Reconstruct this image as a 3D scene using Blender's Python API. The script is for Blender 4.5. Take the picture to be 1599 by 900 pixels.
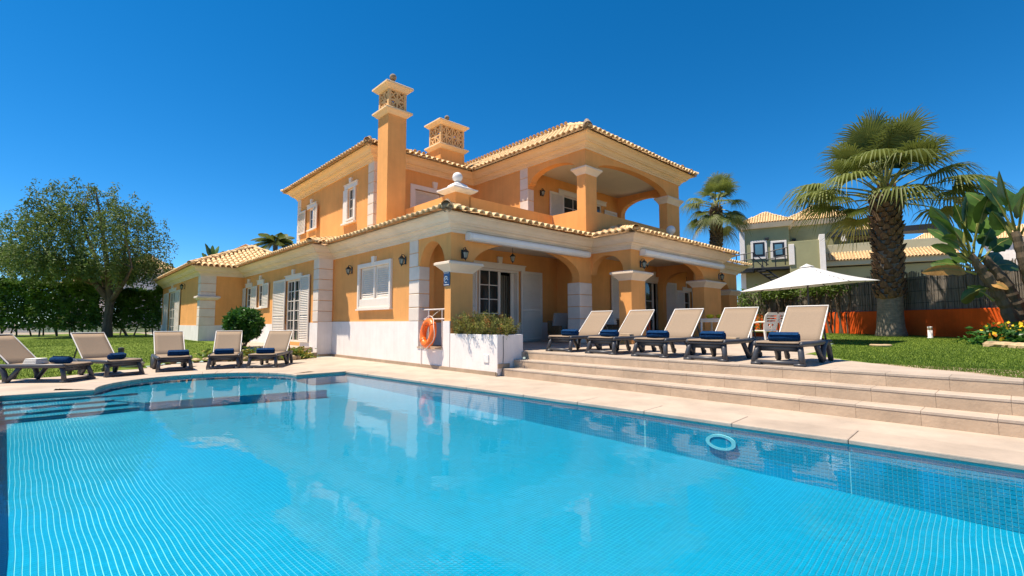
import bpy, math, random
import numpy as np
from mathutils import Vector, Matrix
random.seed(7); RNG = np.random.default_rng(11)
S = bpy.context.scene; COL = S.collection
for o in list(bpy.data.objects): bpy.data.objects.remove(o)
R = math.radians
# ------------------------------------------------------------------ camera
F_PX, YAW, PITCH, ROLL = 739.77, R(46.771), R(4.207), R(-0.113)
CAMZ = 1.15
fw = Vector((math.cos(YAW)*math.cos(PITCH), math.sin(YAW)*math.cos(PITCH), math.sin(PITCH)))
rt = fw.cross(Vector((0, 0, 1))).normalized(); up = rt.cross(fw)
rt, up = rt*math.cos(ROLL)+up*math.sin(ROLL), up*math.cos(ROLL)-rt*math.sin(ROLL)
cd = bpy.data.cameras.new('camera'); cam = bpy.data.objects.new('camera', cd); COL.objects.link(cam)
cam.matrix_world = Matrix(((rt.x, up.x, -fw.x, 0), (rt.y, up.y, -fw.y, 0), (rt.z, up.z, -fw.z, CAMZ), (0, 0, 0, 1)))
cd.sensor_width = 36; cd.lens = 36*F_PX/1599; cd.clip_end = 3000; cd.clip_start = 0.05
S.camera = cam; S.render.resolution_x = 1024; S.render.resolution_y = 576
def at(px, py, t):
    """world point seen at pixel (px,py) of the 1599x900 photograph, t metres ahead"""
    d = rt*(px-799.5)+up*(450-py)+fw*F_PX
    f = d.x*math.cos(YAW)+d.y*math.sin(YAW)
    return Vector((0, 0, CAMZ))+d*(t/f)
# ------------------------------------------------------------------ light, sky, exposure
SUN = Vector((1.12, -.9, -3.2)).normalized()
el = math.asin(-SUN.z); rot = math.atan2(-SUN.x, -SUN.y)
W = bpy.data.worlds.new('World'); S.world = W; W.use_nodes = True
nt = W.node_tree; bg = nt.nodes['Background']
sky = nt.nodes.new('ShaderNodeTexSky'); sky.sky_type = 'NISHITA'; sky.sun_disc = False
sky.sun_elevation = el; sky.sun_rotation = rot; sky.altitude = 3000; sky.air_density = 1.0; sky.dust_density = 0.0; sky.ozone_density = 6.0
hs = nt.nodes.new('ShaderNodeHueSaturation'); hs.inputs['Saturation'].default_value = 1.29; hs.inputs['Hue'].default_value = 0.494
nt.links.new(sky.outputs[0], hs.inputs['Color']); nt.links.new(hs.outputs[0], bg.inputs['Color'])
bg.inputs['Strength'].default_value = 0.106
ld = bpy.data.lights.new('sun', 'SUN'); ld.energy = 5.0; ld.angle = R(0.53); ld.color = (1, .885, .725)
sun = bpy.data.objects.new('sun', ld); COL.objects.link(sun); sun.location = (-10, 30, 30)
sun.rotation_euler = SUN.to_track_quat('-Z', 'Y').to_euler()
S.view_settings.view_transform = 'Standard'; S.view_settings.look = 'None'; S.view_settings.gamma = 1
S.view_settings.exposure = 0.76
S.render.engine = 'CYCLES'; S.cycles.max_bounces = 8; S.cycles.transparent_max_bounces = 24
S.cycles.caustics_reflective = False; S.cycles.caustics_refractive = False
# ------------------------------------------------------------------ materials
def mat(name, col, rough=.7, var=.12, scale=3., bump=.0, bscale=40., spec=.35, col2=None, stretch=None, trans=0., metal=0., rnd=0., streak=0.):
    m = bpy.data.materials.new(name); m.use_nodes = True; t = m.node_tree; N = t.nodes; L = t.links
    b = N['Principled BSDF']; b.inputs['Roughness'].default_value = rough; b.inputs['Specular IOR Level'].default_value = spec; b.inputs['Metallic'].default_value = metal
    g = N.new('ShaderNodeNewGeometry'); src = g.outputs['Position']
    if stretch:
        mp = N.new('ShaderNodeMapping'); mp.inputs['Scale'].default_value = stretch; L.new(src, mp.inputs['Vector']); src = mp.outputs[0]
    n = N.new('ShaderNodeTexNoise'); n.inputs['Scale'].default_value = scale; n.inputs['Detail'].default_value = 6; n.inputs['Roughness'].default_value = .62
    L.new(src, n.inputs['Vector'])
    cr = N.new('ShaderNodeValToRGB'); c = np.array(col); d = np.array(col2) if col2 is not None else c*(1-2*var)
    cr.color_ramp.elements[0].position = .3; cr.color_ramp.elements[1].position = .7
    cr.color_ramp.elements[0].color = (*np.clip(d, 0, 1), 1); cr.color_ramp.elements[1].color = (*np.clip(c*(1+var*.4), 0, 1), 1)
    L.new(n.outputs['Fac'], cr.inputs[0]); out = cr.outputs[0]
    if streak:
        mp2 = N.new('ShaderNodeMapping'); mp2.inputs['Scale'].default_value = (5, 5, .35); L.new(g.outputs['Position'], mp2.inputs['Vector']); n3 = N.new('ShaderNodeTexNoise'); n3.inputs['Scale'].default_value = 1.3; n3.inputs['Detail'].default_value = 8; n3.inputs['Roughness'].default_value = .7; L.new(mp2.outputs[0], n3.inputs['Vector'])
        m3 = N.new('ShaderNodeMapRange'); m3.inputs[1].default_value = .35; m3.inputs[2].default_value = .7; m3.inputs[3].default_value = 1+streak*.3; m3.inputs[4].default_value = 1-streak; L.new(n3.outputs['Fac'], m3.inputs[0]); h3 = N.new('ShaderNodeHueSaturation'); L.new(m3.outputs[0], h3.inputs['Value']); L.new(out, h3.inputs['Color']); out = h3.outputs[0]
    if rnd:
        oi = N.new('ShaderNodeObjectInfo'); mr = N.new('ShaderNodeMapRange'); mr.inputs[3].default_value = 1-rnd; mr.inputs[4].default_value = 1+rnd*.5
        L.new(oi.outputs['Random'], mr.inputs[0]); h = N.new('ShaderNodeHueSaturation'); L.new(mr.outputs[0], h.inputs['Value']); L.new(out, h.inputs['Color']); out = h.outputs[0]
    L.new(out, b.inputs['Base Color'])
    if bump:
        n2 = N.new('ShaderNodeTexNoise'); n2.inputs['Scale'].default_value = bscale; n2.inputs['Detail'].default_value = 5; L.new(src, n2.inputs['Vector'])
        bp = N.new('ShaderNodeBump'); bp.inputs['Strength'].default_value = bump; bp.inputs['Distance'].default_value = .02
        L.new(n2.outputs['Fac'], bp.inputs['Height']); L.new(bp.outputs[0], b.inputs['Normal'])
    if trans:
        tr = N.new('ShaderNodeBsdfTranslucent'); L.new(out, tr.inputs['Color']); mx = N.new('ShaderNodeMixShader'); mx.inputs[0].default_value = trans
        L.new(b.outputs[0], mx.inputs[1]); L.new(tr.outputs[0], mx.inputs[2]); L.new(mx.outputs[0], N['Material Output'].inputs['Surface'])
    return m
M = {}
M['plaster'] = mat('orange plaster', (.86, .395, .125), .85, .08, .9, .4, 45, .2, streak=.07)
M['white_plaster'] = mat('white plaster', (.86, .79, .74), .85, .06, 1.6, .3, 45, .2, streak=.08)
M['quoin'] = mat('pale stone render', (.80, .68, .58), .85, .07, 2, .2, 60, .2, rnd=.05)
M['cornice'] = mat('cream cornice render', (.82, .66, .50), .8, .07, 1.5, .15, 50, .2)
M['cornice_bounce'] = mat('bounce tinted cornice render', (.87, .61, .35), .8, .05, 1.5, .15, 50, .2)  # cream render with the warm bounced light put into its colour
M['ceiling'] = mat('porch ceiling', (.72, .62, .48), .85, .04, 1)
M['tile'] = mat('clay roof tile', (.86, .66, .38), .8, .2, 5.5, .3, 50, .2, col2=(.64, .40, .19), rnd=.18)
M['tile_base'] = mat('roof mortar bed', (.55, .36, .19), .9, .2, 4)
M['shutter'] = mat('white louvre paint', (.80, .70, .60), .5, .05, 2)
M['frame'] = mat('white window frame', (.82, .72, .62), .45, .04, 2)
M['dark'] = mat('interior shade', (.045, .035, .028), .9, .2, 1)  # near-black colour standing in for the shade inside the rooms
M['curtain'] = mat('curtain', (.30, .24, .17), .9, .1, 6)
M['travertine'] = mat('travertine paving', (.48, .39, .31), .6, .13, 1.6, .2, 30, .3, rnd=.07)
M['riser'] = mat('travertine riser', (.55, .405, .28), .6, .14, 2.6, .2, 30, .3, rnd=.09)
M['skirt'] = mat('brown skirting tile', (.42, .31, .21), .6, .12, 3)
M['charcoal'] = mat('charcoal resin', (.055, .057, .066), .42, .1, 8, spec=.5)
M['sling'] = mat('taupe sling fabric', (.275, .205, .145), .8, .06, 60, .1, 300, .2)
M['piping'] = mat('pale sling edge', (.75, .70, .64), .6, .04, 5)
M['towel'] = mat('navy towel', (.007, .045, .135), .95, .25, 30, .6, 220, .1)
M['white_cloth'] = mat('white cloth', (.80, .77, .71), .9, .06, 6, .2, 100)
M['beige_cloth'] = mat('beige cloth', (.48, .36, .24), .9, .08, 8)
M['metal_black'] = mat('black lantern metal', (.015, .02, .018), .45, .2, 8, spec=.5)
M['lamp_glass'] = mat('pale lantern glass', (.30, .32, .27), .15, .1, 8, spec=.5)
M['awning'] = mat('white awning cassette', (.82, .80, .78), .4, .03, 2)
M['ring'] = mat('orange life ring', (.90, .16, .012), .4, .08, 4, spec=.5)
M['rope'] = mat('pale rope', (.75, .68, .6), .8, .05, 10)
M['steel'] = mat('white rail', (.7, .62, .56), .35, .05, 5)
M['bark'] = mat('bark', (.16, .115, .075), .9, .3, 8, .6, 25, stretch=(1, 1, .25))
M['palm_boot'] = mat('palm leaf base', (.21, .125, .065), .85, .3, 9, .6, 30, col2=(.075, .045, .028), rnd=.25)
M['palm_trunk'] = mat('palm trunk', (.27, .23, .18), .9, .25, 5, .6, 25, stretch=(1, 1, 3))
M['frond'] = mat('fan palm leaf', (.20, .225, .05), .5, .3, 1.6, trans=.35, col2=(.10, .135, .03), rnd=.3)
M['frond_dry'] = mat('dry fan palm leaf', (.36, .31, .10), .6, .2, 3, trans=.3)
M['petiole'] = mat('leaf stalk', (.24, .24, .06), .5, .2, 4)
M['banana'] = mat('broad glossy leaf', (.10, .19, .03), .35, .25, 2, trans=.28, spec=.5, col2=(.035, .075, .015), rnd=.3)
M['banana_dry'] = mat('dry brown leaf', (.50, .27, .08), .7, .3, 4, trans=.2)
M['pepper'] = mat('pepper tree leaf', (.16, .225, .05), .6, .35, .9, trans=.3, col2=(.07, .115, .026))
M['hedge'] = mat('hedge leaf', (.15, .27, .03), .5, .35, 1.2, trans=.25, col2=(.025, .06, .01))
M['shrub'] = mat('shrub leaf', (.05, .15, .02), .4, .3, 3, trans=.25, col2=(.03, .085, .014))
M['rosemary'] = mat('rosemary leaf', (.29, .28, .05), .6, .3, 4, trans=.2, col2=(.07, .085, .02))
M['rusty_sprig'] = mat('rusty sprig', (.50, .24, .06), .7, .3, 6, trans=.2)
M['vine'] = mat('vine leaf', (.15, .22, .03), .5, .35, 2, trans=.3, col2=(.07, .12, .02))
M['yellow_leaf'] = mat('yellow leaf', (.40, .30, .03), .6, .3, 5, trans=.2, col2=(.16, .16, .03))
M['flower'] = mat('orange flower', (.75, .25, .03), .6, .2, 5, trans=.2)
M['grass'] = mat('grass blade', (.135, .20, .02), .6, .3, .7, trans=.25, col2=(.095, .16, .018))
M['lawn'] = mat('lawn turf', (.14, .19, .028), .9, .3, .8, .5, 20, .1, col2=(.085, .13, .018))
M['soil'] = mat('dark soil', (.07, .05, .035), .95, .3, 4, .5, 20)
M['ground'] = mat('dry ground', (.34, .28, .2), .95, .2, .5)
M['orange_wall'] = mat('vivid orange wall paint', (.80, .11, .012), .85, .16, 1.2, .3, 40, .2, streak=.16)
M['reed'] = mat('reed screen', (.30, .255, .21), .9, .3, 3, .3, 30, .1, stretch=(6, 6, .5), rnd=.14)
M['green_wall'] = mat('sage green render', (.34, .325, .18), .85, .07, .6, .1, 30, .2)
M['sage_light'] = mat('pale sage render', (.42, .40, .28), .85, .06, .6)
M['steel_dark'] = mat('dark steel', (.02, .022, .026), .5, .1, 3)
M['dark_frame'] = mat('dark window frame', (.015, .018, .03), .4, .1, 3)
M['glass_blue'] = mat('blue reflecting glass', (.12, .25, .33), .08, .1, 1, spec=.8)
M['glass'] = mat('window glass', (.035, .045, .045), .04, .2, 1, spec=.7)
M['canvas'] = mat('white umbrella canvas', (.70, .69, .68), .85, .03, 2, trans=.2)
M['plastic'] = mat('white plastic', (.76, .72, .66), .4, .05, 3)
M['rattan'] = mat('brown rattan', (.20, .115, .055), .7, .3, 25, .5, 90)
M['cushion'] = mat('grey cushion', (.42, .37, .34), .9, .05, 4)
M['yellow'] = mat('yellow cloth', (.85, .55, .02), .7, .1, 6)
M['stone'] = mat('warm border stone', (.52, .38, .22), .85, .25, 5, .5, 14, rnd=.2)
M['grey_stone'] = mat('grey stone', (.50, .48, .46), .8, .15, 5, .4, 14)
M['pool_tile'] = mat('cyan mosaic tile', (.003, .365, .585), .3, .1, 14, spec=.5, rnd=.06)
M['grout'] = mat('pale pool grout', (.32, .72, .82), .8, .05, 6)
M['finial'] = mat('weathered clay finial', (.36, .27, .18), .85, .3, 12, .3, 30)
M['white_stone'] = mat('white painted stone', (.80, .77, .74), .8, .08, 6, .2, 30)
M['clay_lattice'] = mat('chimney lattice render', (.74, .45, .20), .85, .08, 4, .2, 40)
M['blue_tile'] = mat('blue glazed tile', (.045, .075, .19), .2, .2, 30, spec=.5)
M['white_tile'] = mat('white glazed tile', (.78, .78, .78), .2, .05, 30, spec=.5)
def water_mat():
    m = bpy.data.materials.new('pool water'); m.use_nodes = True; t = m.node_tree; N = t.nodes; L = t.links; N.remove(N['Principled BSDF'])
    tr = N.new('ShaderNodeBsdfTransparent'); tr.inputs[0].default_value = (.80, .955, .99, 1)
    gl = N.new('ShaderNodeBsdfGlossy'); gl.inputs['Roughness'].default_value = .015
    fr = N.new('ShaderNodeFresnel'); fr.inputs['IOR'].default_value = 1.26
    g = N.new('ShaderNodeNewGeometry')
    n = N.new('ShaderNodeTexNoise'); n.inputs['Scale'].default_value = 3.4; n.inputs['Detail'].default_value = 4
    mp = N.new('ShaderNodeMapping'); mp.inputs['Rotation'].default_value = (0, 0, .6); mp.inputs['Scale'].default_value = (1, .55, 1)
    L.new(g.outputs['Position'], mp.inputs[0]); L.new(mp.outputs[0], n.inputs['Vector'])
    bp = N.new('ShaderNodeBump'); bp.inputs['Strength'].default_value = .20; bp.inputs['Distance'].default_value = .02
    L.new(n.outputs['Fac'], bp.inputs['Height']); L.new(bp.outputs[0], gl.inputs['Normal']); L.new(bp.outputs[0], fr.inputs['Normal'])
    mx = N.new('ShaderNodeMixShader'); L.new(fr.outputs[0], mx.inputs[0]); L.new(tr.outputs[0], mx.inputs[1]); L.new(gl.outputs[0], mx.inputs[2])
    L.new(mx.outputs[0], N['Material Output'].inputs['Surface']); return m
M['water'] = water_mat()
# ------------------------------------------------------------------ builders
def link(name, me, m=None, parent=None, loc=None, rz=None):
    o = bpy.data.objects.new(name, me)
    if me is not None and m is not None and not me.materials: me.materials.append(m)
    COL.objects.link(o)
    if parent is not None: o.parent = parent
    if loc is not None: o.location = loc
    if rz is not None: o.rotation_euler = (0, 0, rz)
    return o
def tag(o, label, cat, group=None):
    o['label'] = label; o['category'] = cat
    if group: o['group'] = group
    return o
def thing(name, label, cat, loc=(0, 0, 0), rz=0, group=None):
    o = link(name, None, None, None, loc, rz); o.empty_display_size = .2
    return tag(o, label, cat, group)
def struct(o): o['kind'] = 'structure'; return o
def stuff(o): o['kind'] = 'stuff'; return o
def bevel(o, w=.01, s=1):
    b = o.modifiers.new('bevel', 'BEVEL'); b.width = w; b.segments = s; b.limit_method = 'ANGLE'; return o
def smooth(o):
    o.data.polygons.foreach_set('use_smooth', [True]*len(o.data.polygons)); return o
def copy_tree(o, parent=None):
    c = o.copy(); COL.objects.link(c)
    if parent is not None: c.parent = parent
    for ch in list(o.children): copy_tree(ch, c)
    return c
class MB:
    def __init__(s): s.v = []; s.f = []
    def add(s, vs, fs):
        k = len(s.v); s.v += [tuple(v) for v in vs]; s.f += [tuple(i+k for i in f) for f in fs]; return s
    def box(s, x0, x1, y0, y1, z0, z1, T=None):
        vs = [(x, y, z) for z in (z0, z1) for y in (y0, y1) for x in (x0, x1)]
        if T: vs = [T(*v) for v in vs]
        return s.add(vs, [(0, 2, 3, 1), (4, 5, 7, 6), (0, 1, 5, 4), (2, 6, 7, 3), (0, 4, 6, 2), (1, 3, 7, 5)])
    def obox(s, c, ax, ay, az, hx, hy, hz):
        c = Vector(c); vs = [c+ax*(i*hx)+ay*(j*hy)+az*(k*hz) for k in (-1, 1) for j in (-1, 1) for i in (-1, 1)]
        return s.add(vs, [(0, 2, 3, 1), (4, 5, 7, 6), (0, 1, 5, 4), (2, 6, 7, 3), (0, 4, 6, 2), (1, 3, 7, 5)])
    def tube(s, pts, r, n=8, r2=None, caps=True, sx=1., closed=False):
        pts = [Vector(p) for p in pts]; K = len(pts); rr = [r]*K if not hasattr(r, '__len__') else r; rings = []
        prev = None
        for i, p in enumerate(pts):
            if closed: d = pts[(i+1) % K]-pts[i-1]
            else: d = pts[min(i+1, K-1)]-pts[max(i-1, 0)]
            d.normalize(); a = Vector((0, 0, 1)) if abs(d.z) < .95 else Vector((1, 0, 0))
            if prev is not None: a = prev
            x = d.cross(a); 
            if x.length < 1e-4: x = d.cross(Vector((.3, .8, .5)))
            x.normalize(); y = x.cross(d).normalized(); prev = y
            rings.append([p+x*(math.cos(q)*rr[i]*sx)+y*(math.sin(q)*rr[i]) for q in [2*math.pi*j/n for j in range(n)]])
        vs = [v for g in rings for v in g]; fs = []
        for i in range(K if closed else K-1):
            a = i*n; b = ((i+1) % K)*n
            fs += [(a+j, a+(j+1) % n, b+(j+1) % n, b+j) for j in range(n)]
        if caps and not closed: fs += [tuple(range(n))[::-1], tuple(range((K-1)*n, K*n))]
        return s.add(vs, fs)
    def lathe(s, prof, c=(0, 0, 0), n=12, squash=1.):
        vs = []; fs = []
        for r, z in prof:
            vs += [(c[0]+r*math.cos(2*math.pi*j/n), c[1]+r*squash*math.sin(2*math.pi*j/n), c[2]+z) for j in range(n)]
        for i in range(len(prof)-1):
            fs += [(i*n+j, i*n+(j+1) % n, (i+1)*n+(j+1) % n, (i+1)*n+j) for j in range(n)]
        fs += [tuple(range(n))[::-1], tuple(range((len(prof)-1)*n, len(prof)*n))]
        return s.add(vs, fs)
    def rings4(s, secs):
        """stack of rectangles (x0,x1,y0,y1,z)"""
        vs = []; fs = []
        for x0, x1, y0, y1, z in secs: vs += [(x0, y0, z), (x1, y0, z), (x1, y1, z), (x0, y1, z)]
        for i in range(len(secs)-1): fs += [(i*4+j, i*4+(j+1) % 4, i*4+4+(j+1) % 4, i*4+4+j) for j in range(4)]
        fs += [(3, 2, 1, 0), tuple(range(len(secs)*4-4, len(secs)*4))]
        return s.add(vs, fs)
    def mesh(s, name='mesh'):
        me = bpy.data.meshes.new(name); me.from_pydata(s.v, [], s.f); me.update(); return me
    def build(s, name, m, parent=None, loc=None, rz=None): return link(name, s.mesh(name), m, parent, loc, rz)
def np_mesh(name, V, Fq, k):
    """vertices Nx3, faces Mxk"""
    me = bpy.data.meshes.new(name); me.vertices.add(len(V)); me.vertices.foreach_set('co', np.asarray(V, np.float32).ravel())
    me.loops.add(Fq.size); me.loops.foreach_set('vertex_index', Fq.astype(np.int32).ravel())
    me.polygons.add(len(Fq)); me.polygons.foreach_set('loop_start', np.arange(0, Fq.size, k, dtype=np.int32))
    me.polygons.foreach_set('loop_total', np.full(len(Fq), k, np.int32)); me.update(calc_edges=True)
    me.polygons.foreach_set('use_smooth', np.zeros(len(Fq), bool)); return me
def fill2d(polys, thick):
    """outline and holes -> extruded mesh data (verts, faces) in (u,v,w), w in -thick/2..thick/2"""
    c = bpy.data.curves.new('tmp', 'CURVE'); c.dimensions = '2D'; c.fill_mode = 'BOTH'; c.extrude = thick/2
    for p in polys:
        sp = c.splines.new('POLY'); sp.points.add(len(p)-1); sp.use_cyclic_u = True
        for i, q in enumerate(p): sp.points[i].co = (q[0], q[1], 0, 1)
    o = bpy.data.objects.new('tmp', c); COL.objects.link(o); dg = bpy.context.evaluated_depsgraph_get()
    me = bpy.data.meshes.new_from_object(o.evaluated_get(dg)); v = [tuple(x.co) for x in me.vertices]; f = [tuple(p.vertices) for p in me.polygons]
    bpy.data.objects.remove(o); bpy.data.curves.remove(c); bpy.data.meshes.remove(me)
    return v, f
def plan(polys, z, thick):
    v, f = fill2d(polys, thick); b = MB(); b.add([(x, y, z-thick/2+w) for x, y, w in v], f); return b
def T_(plane, c):
    """maps (u along, w outward, v up) to the world for a wall plane facing -X or -Y"""
    return (lambda u, w, v: (c-w, u, v)) if plane == 'X' else (lambda u, w, v: (u, c-w, v))
def wall(name, plane, c, thick, outline, holes, m, parent):
    v, f = fill2d([outline]+holes, thick); T = T_(plane, c); b = MB(); b.add([T(u, -thick/2+w, h) for u, h, w in v], f)
    return b.build(name, m, parent)
def rect(u0, u1, v0, v1): return [(u0, v0), (u1, v0), (u1, v1), (u0, v1)]
def arc(u0, u1, vs, vt, n=20):
    return [((u0+u1)/2-(u1-u0)/2*math.cos(math.pi*i/n), vs+(vt-vs)*math.sin(math.pi*i/n)) for i in range(n+1)]
def arch_wall(u0, u1, v0, v1, a0, a1, vs, vt):
    return [(u0, v0), (a0, v0)]+arc(a0, a1, vs, vt)+[(a1, v0), (u1, v0), (u1, v1), (u0, v1)]
def offs(path, o):
    """offset an open 2D path to its right-hand side"""
    P = [Vector(p) for p in path]; out = []
    for i, p in enumerate(P):
        ns = []
        if i > 0: d = (p-P[i-1]).normalized(); ns.append(Vector((d.y, -d.x)))
        if i < len(P)-1: d = (P[i+1]-p).normalized(); ns.append(Vector((d.y, -d.x)))
        n = ns[0] if len(ns) == 1 else (ns[0]+ns[1]).normalized()
        k = 1/max(.3, n.dot(ns[0])); out.append(p+n*(o*k))
    return out
def sweep(path, prof):
    b = MB(); n = len(prof); rows = []
    for o, z in prof: rows.append([(p.x, p.y, z) for p in offs(path, o)])
    vs = [rows[j][i] for i in range(len(path)) for j in range(n)]; fs = []
    for i in range(len(path)-1):
        fs += [(i*n+j, i*n+(j+1) % n, (i+1)*n+(j+1) % n, (i+1)*n+j) for j in range(n)]
    fs += [tuple(range(n))[::-1], tuple(range((len(path)-1)*n, len(path)*n))]
    b.add(vs, fs); return b
def inside(poly, x, y):
    r = np.zeros(np.shape(x), bool); n = len(poly)
    for i in range(n):
        x0, y0 = poly[i][0], poly[i][1]; x1, y1 = poly[(i+1) % n][0], poly[(i+1) % n][1]
        if y0 == y1: continue
        c = ((y0 > y) != (y1 > y)) & (x < (x1-x0)*(y-y0)/(y1-y0)+x0); r ^= c
    return r
# ================================================================== SETTING: pool, deck, steps, terrace, lawns
def bulge(r=1.72, c=(2.12, 11.05), a0=178, a1=2, n=22):
    return [(c[0]+r*math.cos(R(a0+(a1-a0)*i/n)), c[1]+1.08*r*math.sin(R(a0+(a1-a0)*i/n))) for i in range(n+1)]
POOL = [(-.74, 11.28)]+bulge()+[(4.97, 11.12), (5.22, 8.2), (5.44, 5.5), (5.58, 3.4), (5.68, 1.2), (5.76, -2.4), (-.16, -2.4), (-.385, 5.0)]
DECK = [(-12, 14.3), (-.1, 14.35), (1.2, 15.4), (2.2, 16.7), (3.4, 16.75), (5.2, 15.8), (6.5, 16.3), (7.05, 16.3), (7.05, -6), (-12, -6)]
cop_out = [tuple(p) for p in offs([POOL[-1]]+POOL+[POOL[0]], -.52)][1:-1]
deck = struct(plan([DECK, cop_out], 0, .12).build('pool_deck', M['travertine']))
bed = struct(plan([[(-12, 14.3), (7, 14.3), (7, -6), (-12, -6)], [tuple(p) for p in offs([POOL[-1]]+POOL+[POOL[0]], -.05)][1:-1]], -.085, .3).build('deck_bed', M['soil']))
def coping():
    inn = [tuple(p) for p in offs([POOL[-1]]+POOL+[POOL[0]], .03)][1:-1]
    def slab(p0, p1, q1, q0):
        c = (Vector((*p0, 0))+Vector((*p1, 0))+Vector((*q0, 0))+Vector((*q1, 0)))/4
        P = [Vector((*p, 0))+(c-Vector((*p, 0))).normalized()*.002 for p in (p0, p1, q1, q0)]
        b = MB(); b.add([(p.x, p.y, z) for z in (-.05, .004) for p in P], [(0, 1, 2, 3), (7, 6, 5, 4), (0, 4, 5, 1), (1, 5, 6, 2), (2, 6, 7, 3), (3, 7, 4, 0)])
        o = b.build('coping_slab', M['travertine'], deck); bevel(o, .012, 2)
    n = len(POOL); i = 0
    while i < n:
        a, b2 = i, (i+1) % n; L = (Vector(POOL[b2])-Vector(POOL[a])).length
        if 1 <= i < 23:      # round end: one slab for two chords
            slab(inn[a], inn[b2], cop_out[b2], cop_out[a]); i += 1; continue
        k = max(1, round(L/1.15))
        for j in range(k):
            f = lambda A, B, t: (A[0]+(B[0]-A[0])*t, A[1]+(B[1]-A[1])*t)
            slab(f(inn[a], inn[b2], j/k), f(inn[a], inn[b2], (j+1)/k), f(cop_out[a], cop_out[b2], (j+1)/k), f(cop_out[a], cop_out[b2], j/k))
        i += 1
coping()
# pool shell: sloping floor, walls, steps and the raised round seat, tiled
zf = lambda x, y: -.56+.027*y
def tile_floor(name, poly, zfun, singles=0, s=.036, gap=.0042):
    ang = R(3.2); d = np.array([-math.sin(ang), math.cos(ang)]); e = np.array([math.cos(ang), math.sin(ang)])
    g = np.arange(-330, 420); U, V = np.meshgrid(g, g); U = U.ravel(); V = V.ravel()
    C = np.stack([U*s*e[0]+V*s*d[0], U*s*e[1]+V*s*d[1]], -1); C = C+.0035*np.stack([np.sin(C[:, 1]*7+2*np.sin(C[:, 0]*3)), np.sin(C[:, 0]*6+2*np.sin(C[:, 1]*2.5))], -1); C = C[inside(poly, C[:, 0], C[:, 1])]
    base = plan([poly], 0, .02); xs = [v for v in base.v]; base.v = [(x, y, zfun(x, y)+z-.004) for x, y, z in base.v]
    b = struct(base.build(name, M['grout']))
    if singles:
        P = [(i, *c) for i, c in enumerate(C)]
        D = np.hypot(C[:, 0]-1.4, C[:, 1]-1.4); view = (C[:, 0]*math.cos(YAW)+C[:, 1]*math.sin(YAW) > 2.35)
        order = np.argsort(np.where(view, C[:, 0]*math.cos(YAW)+C[:, 1]*math.sin(YAW), 99))[:singles]
    else: order = np.array([], int)
    h = s/2-gap/2; q = np.array([[-h, -h], [h, -h], [h, h], [-h, h]]); qq = q[:, :1]*e+q[:, 1:]*d
    if len(order):
        mb = MB(); sl = .027
        vs = [(x, y, sl*y*1.0+z) for z in (-.006, .002) for x, y in qq]
        mb.add(vs, [(7, 6, 5, 4)[::-1], (0, 4, 5, 1)[::-1], (1, 5, 6, 2)[::-1], (2, 6, 7, 3)[::-1], (3, 7, 4, 0)[::-1]]); me = mb.mesh('mosaic_tile'); me.materials.append(M['pool_tile'])
        for i in order: link('mosaic_tile', me, None, b, (C[i, 0], C[i, 1], zfun(*C[i])))
    rest = np.setdiff1d(np.arange(len(C)), order); n = len(rest)
    XY = C[rest][:, None, :]+qq[None]; Z = zfun(XY[..., 0], XY[..., 1])+np.zeros(XY.shape[:2])
    V = np.dstack([XY, Z+.002]).reshape(-1, 3); Fq = np.arange(n*4).reshape(-1, 4)
    stuff(link('mosaic_tiles', np_mesh('mosaic', V, Fq, 4), M['pool_tile'], b)); return b
tile_floor('pool_floor', [tuple(p) for p in offs([POOL[-1]]+POOL+[POOL[0]], -.02)][1:-1], zf, 290)
SEAT = bulge(1.70)+[(3.80, 9.35), (1.02, 9.93)]
STEP_W = 1.02
zseat = lambda x, y: -.145+0*x
seat = tile_floor('pool_seat', SEAT, zseat)
sb = plan([SEAT], -.158, .42).build('seat_wall', M['pool_tile'], seat)
for k, (z, yf) in enumerate(((-.10, 11.0), (-.14, 10.62), (-.18, 10.3), (-.225, 10.05))):
    st = [(-.73, 11.27), (STEP_W, 11.1), (STEP_W, yf), (-.68, yf)]
    t = tile_floor('pool_step', st, (lambda zz: (lambda x, y: zz+0*x))(z))
    plan([st], z-.014, .40).build('step_riser', M['pool_tile'], t)
def pool_walls():
    b = MB(); P = POOL+[POOL[0]]; tv = []; s = .036; h = .016
    for i in range(len(P)-1):
        a, c = Vector(P[i]), Vector(P[i+1]); d = (c-a); L = d.length; d.normalize(); n = Vector((d.y, -d.x))
        b.add([(a.x, a.y, -.9), (c.x, c.y, -.9), (c.x, c.y, -.05), (a.x, a.y, -.05)], [(0, 1, 2, 3)])
        for j in range(int(L/s)):
            for k in range(14):
                p = a+d*(j*s+s/2); z = -.097-k*s
                if z < zf(p.x, p.y)-.06: continue
                tv.append([(p.x+d.x*q-0+n.x*w, p.y+d.y*q+n.y*w, z+r) for w in (.003,) for q, r in ((-h, -h), (h, -h), (h, h), (-h, h))])
    o = struct(b.build('pool_wall', M['grout']))
    V = np.array(tv).reshape(-1, 3); stuff(link('wall_mosaic', np_mesh('wm', V, np.arange(len(tv)*4).reshape(-1, 4), 4), M['pool_tile'], o))
pool_walls()
WATER_Z = -.052
struct(plan([[tuple(p) for p in offs([POOL[-1]]+POOL+[POOL[0]], -.004)][1:-1]], 0, .0).build('pool_water', M['water'], None, (0, 0, WATER_Z)))
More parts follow.
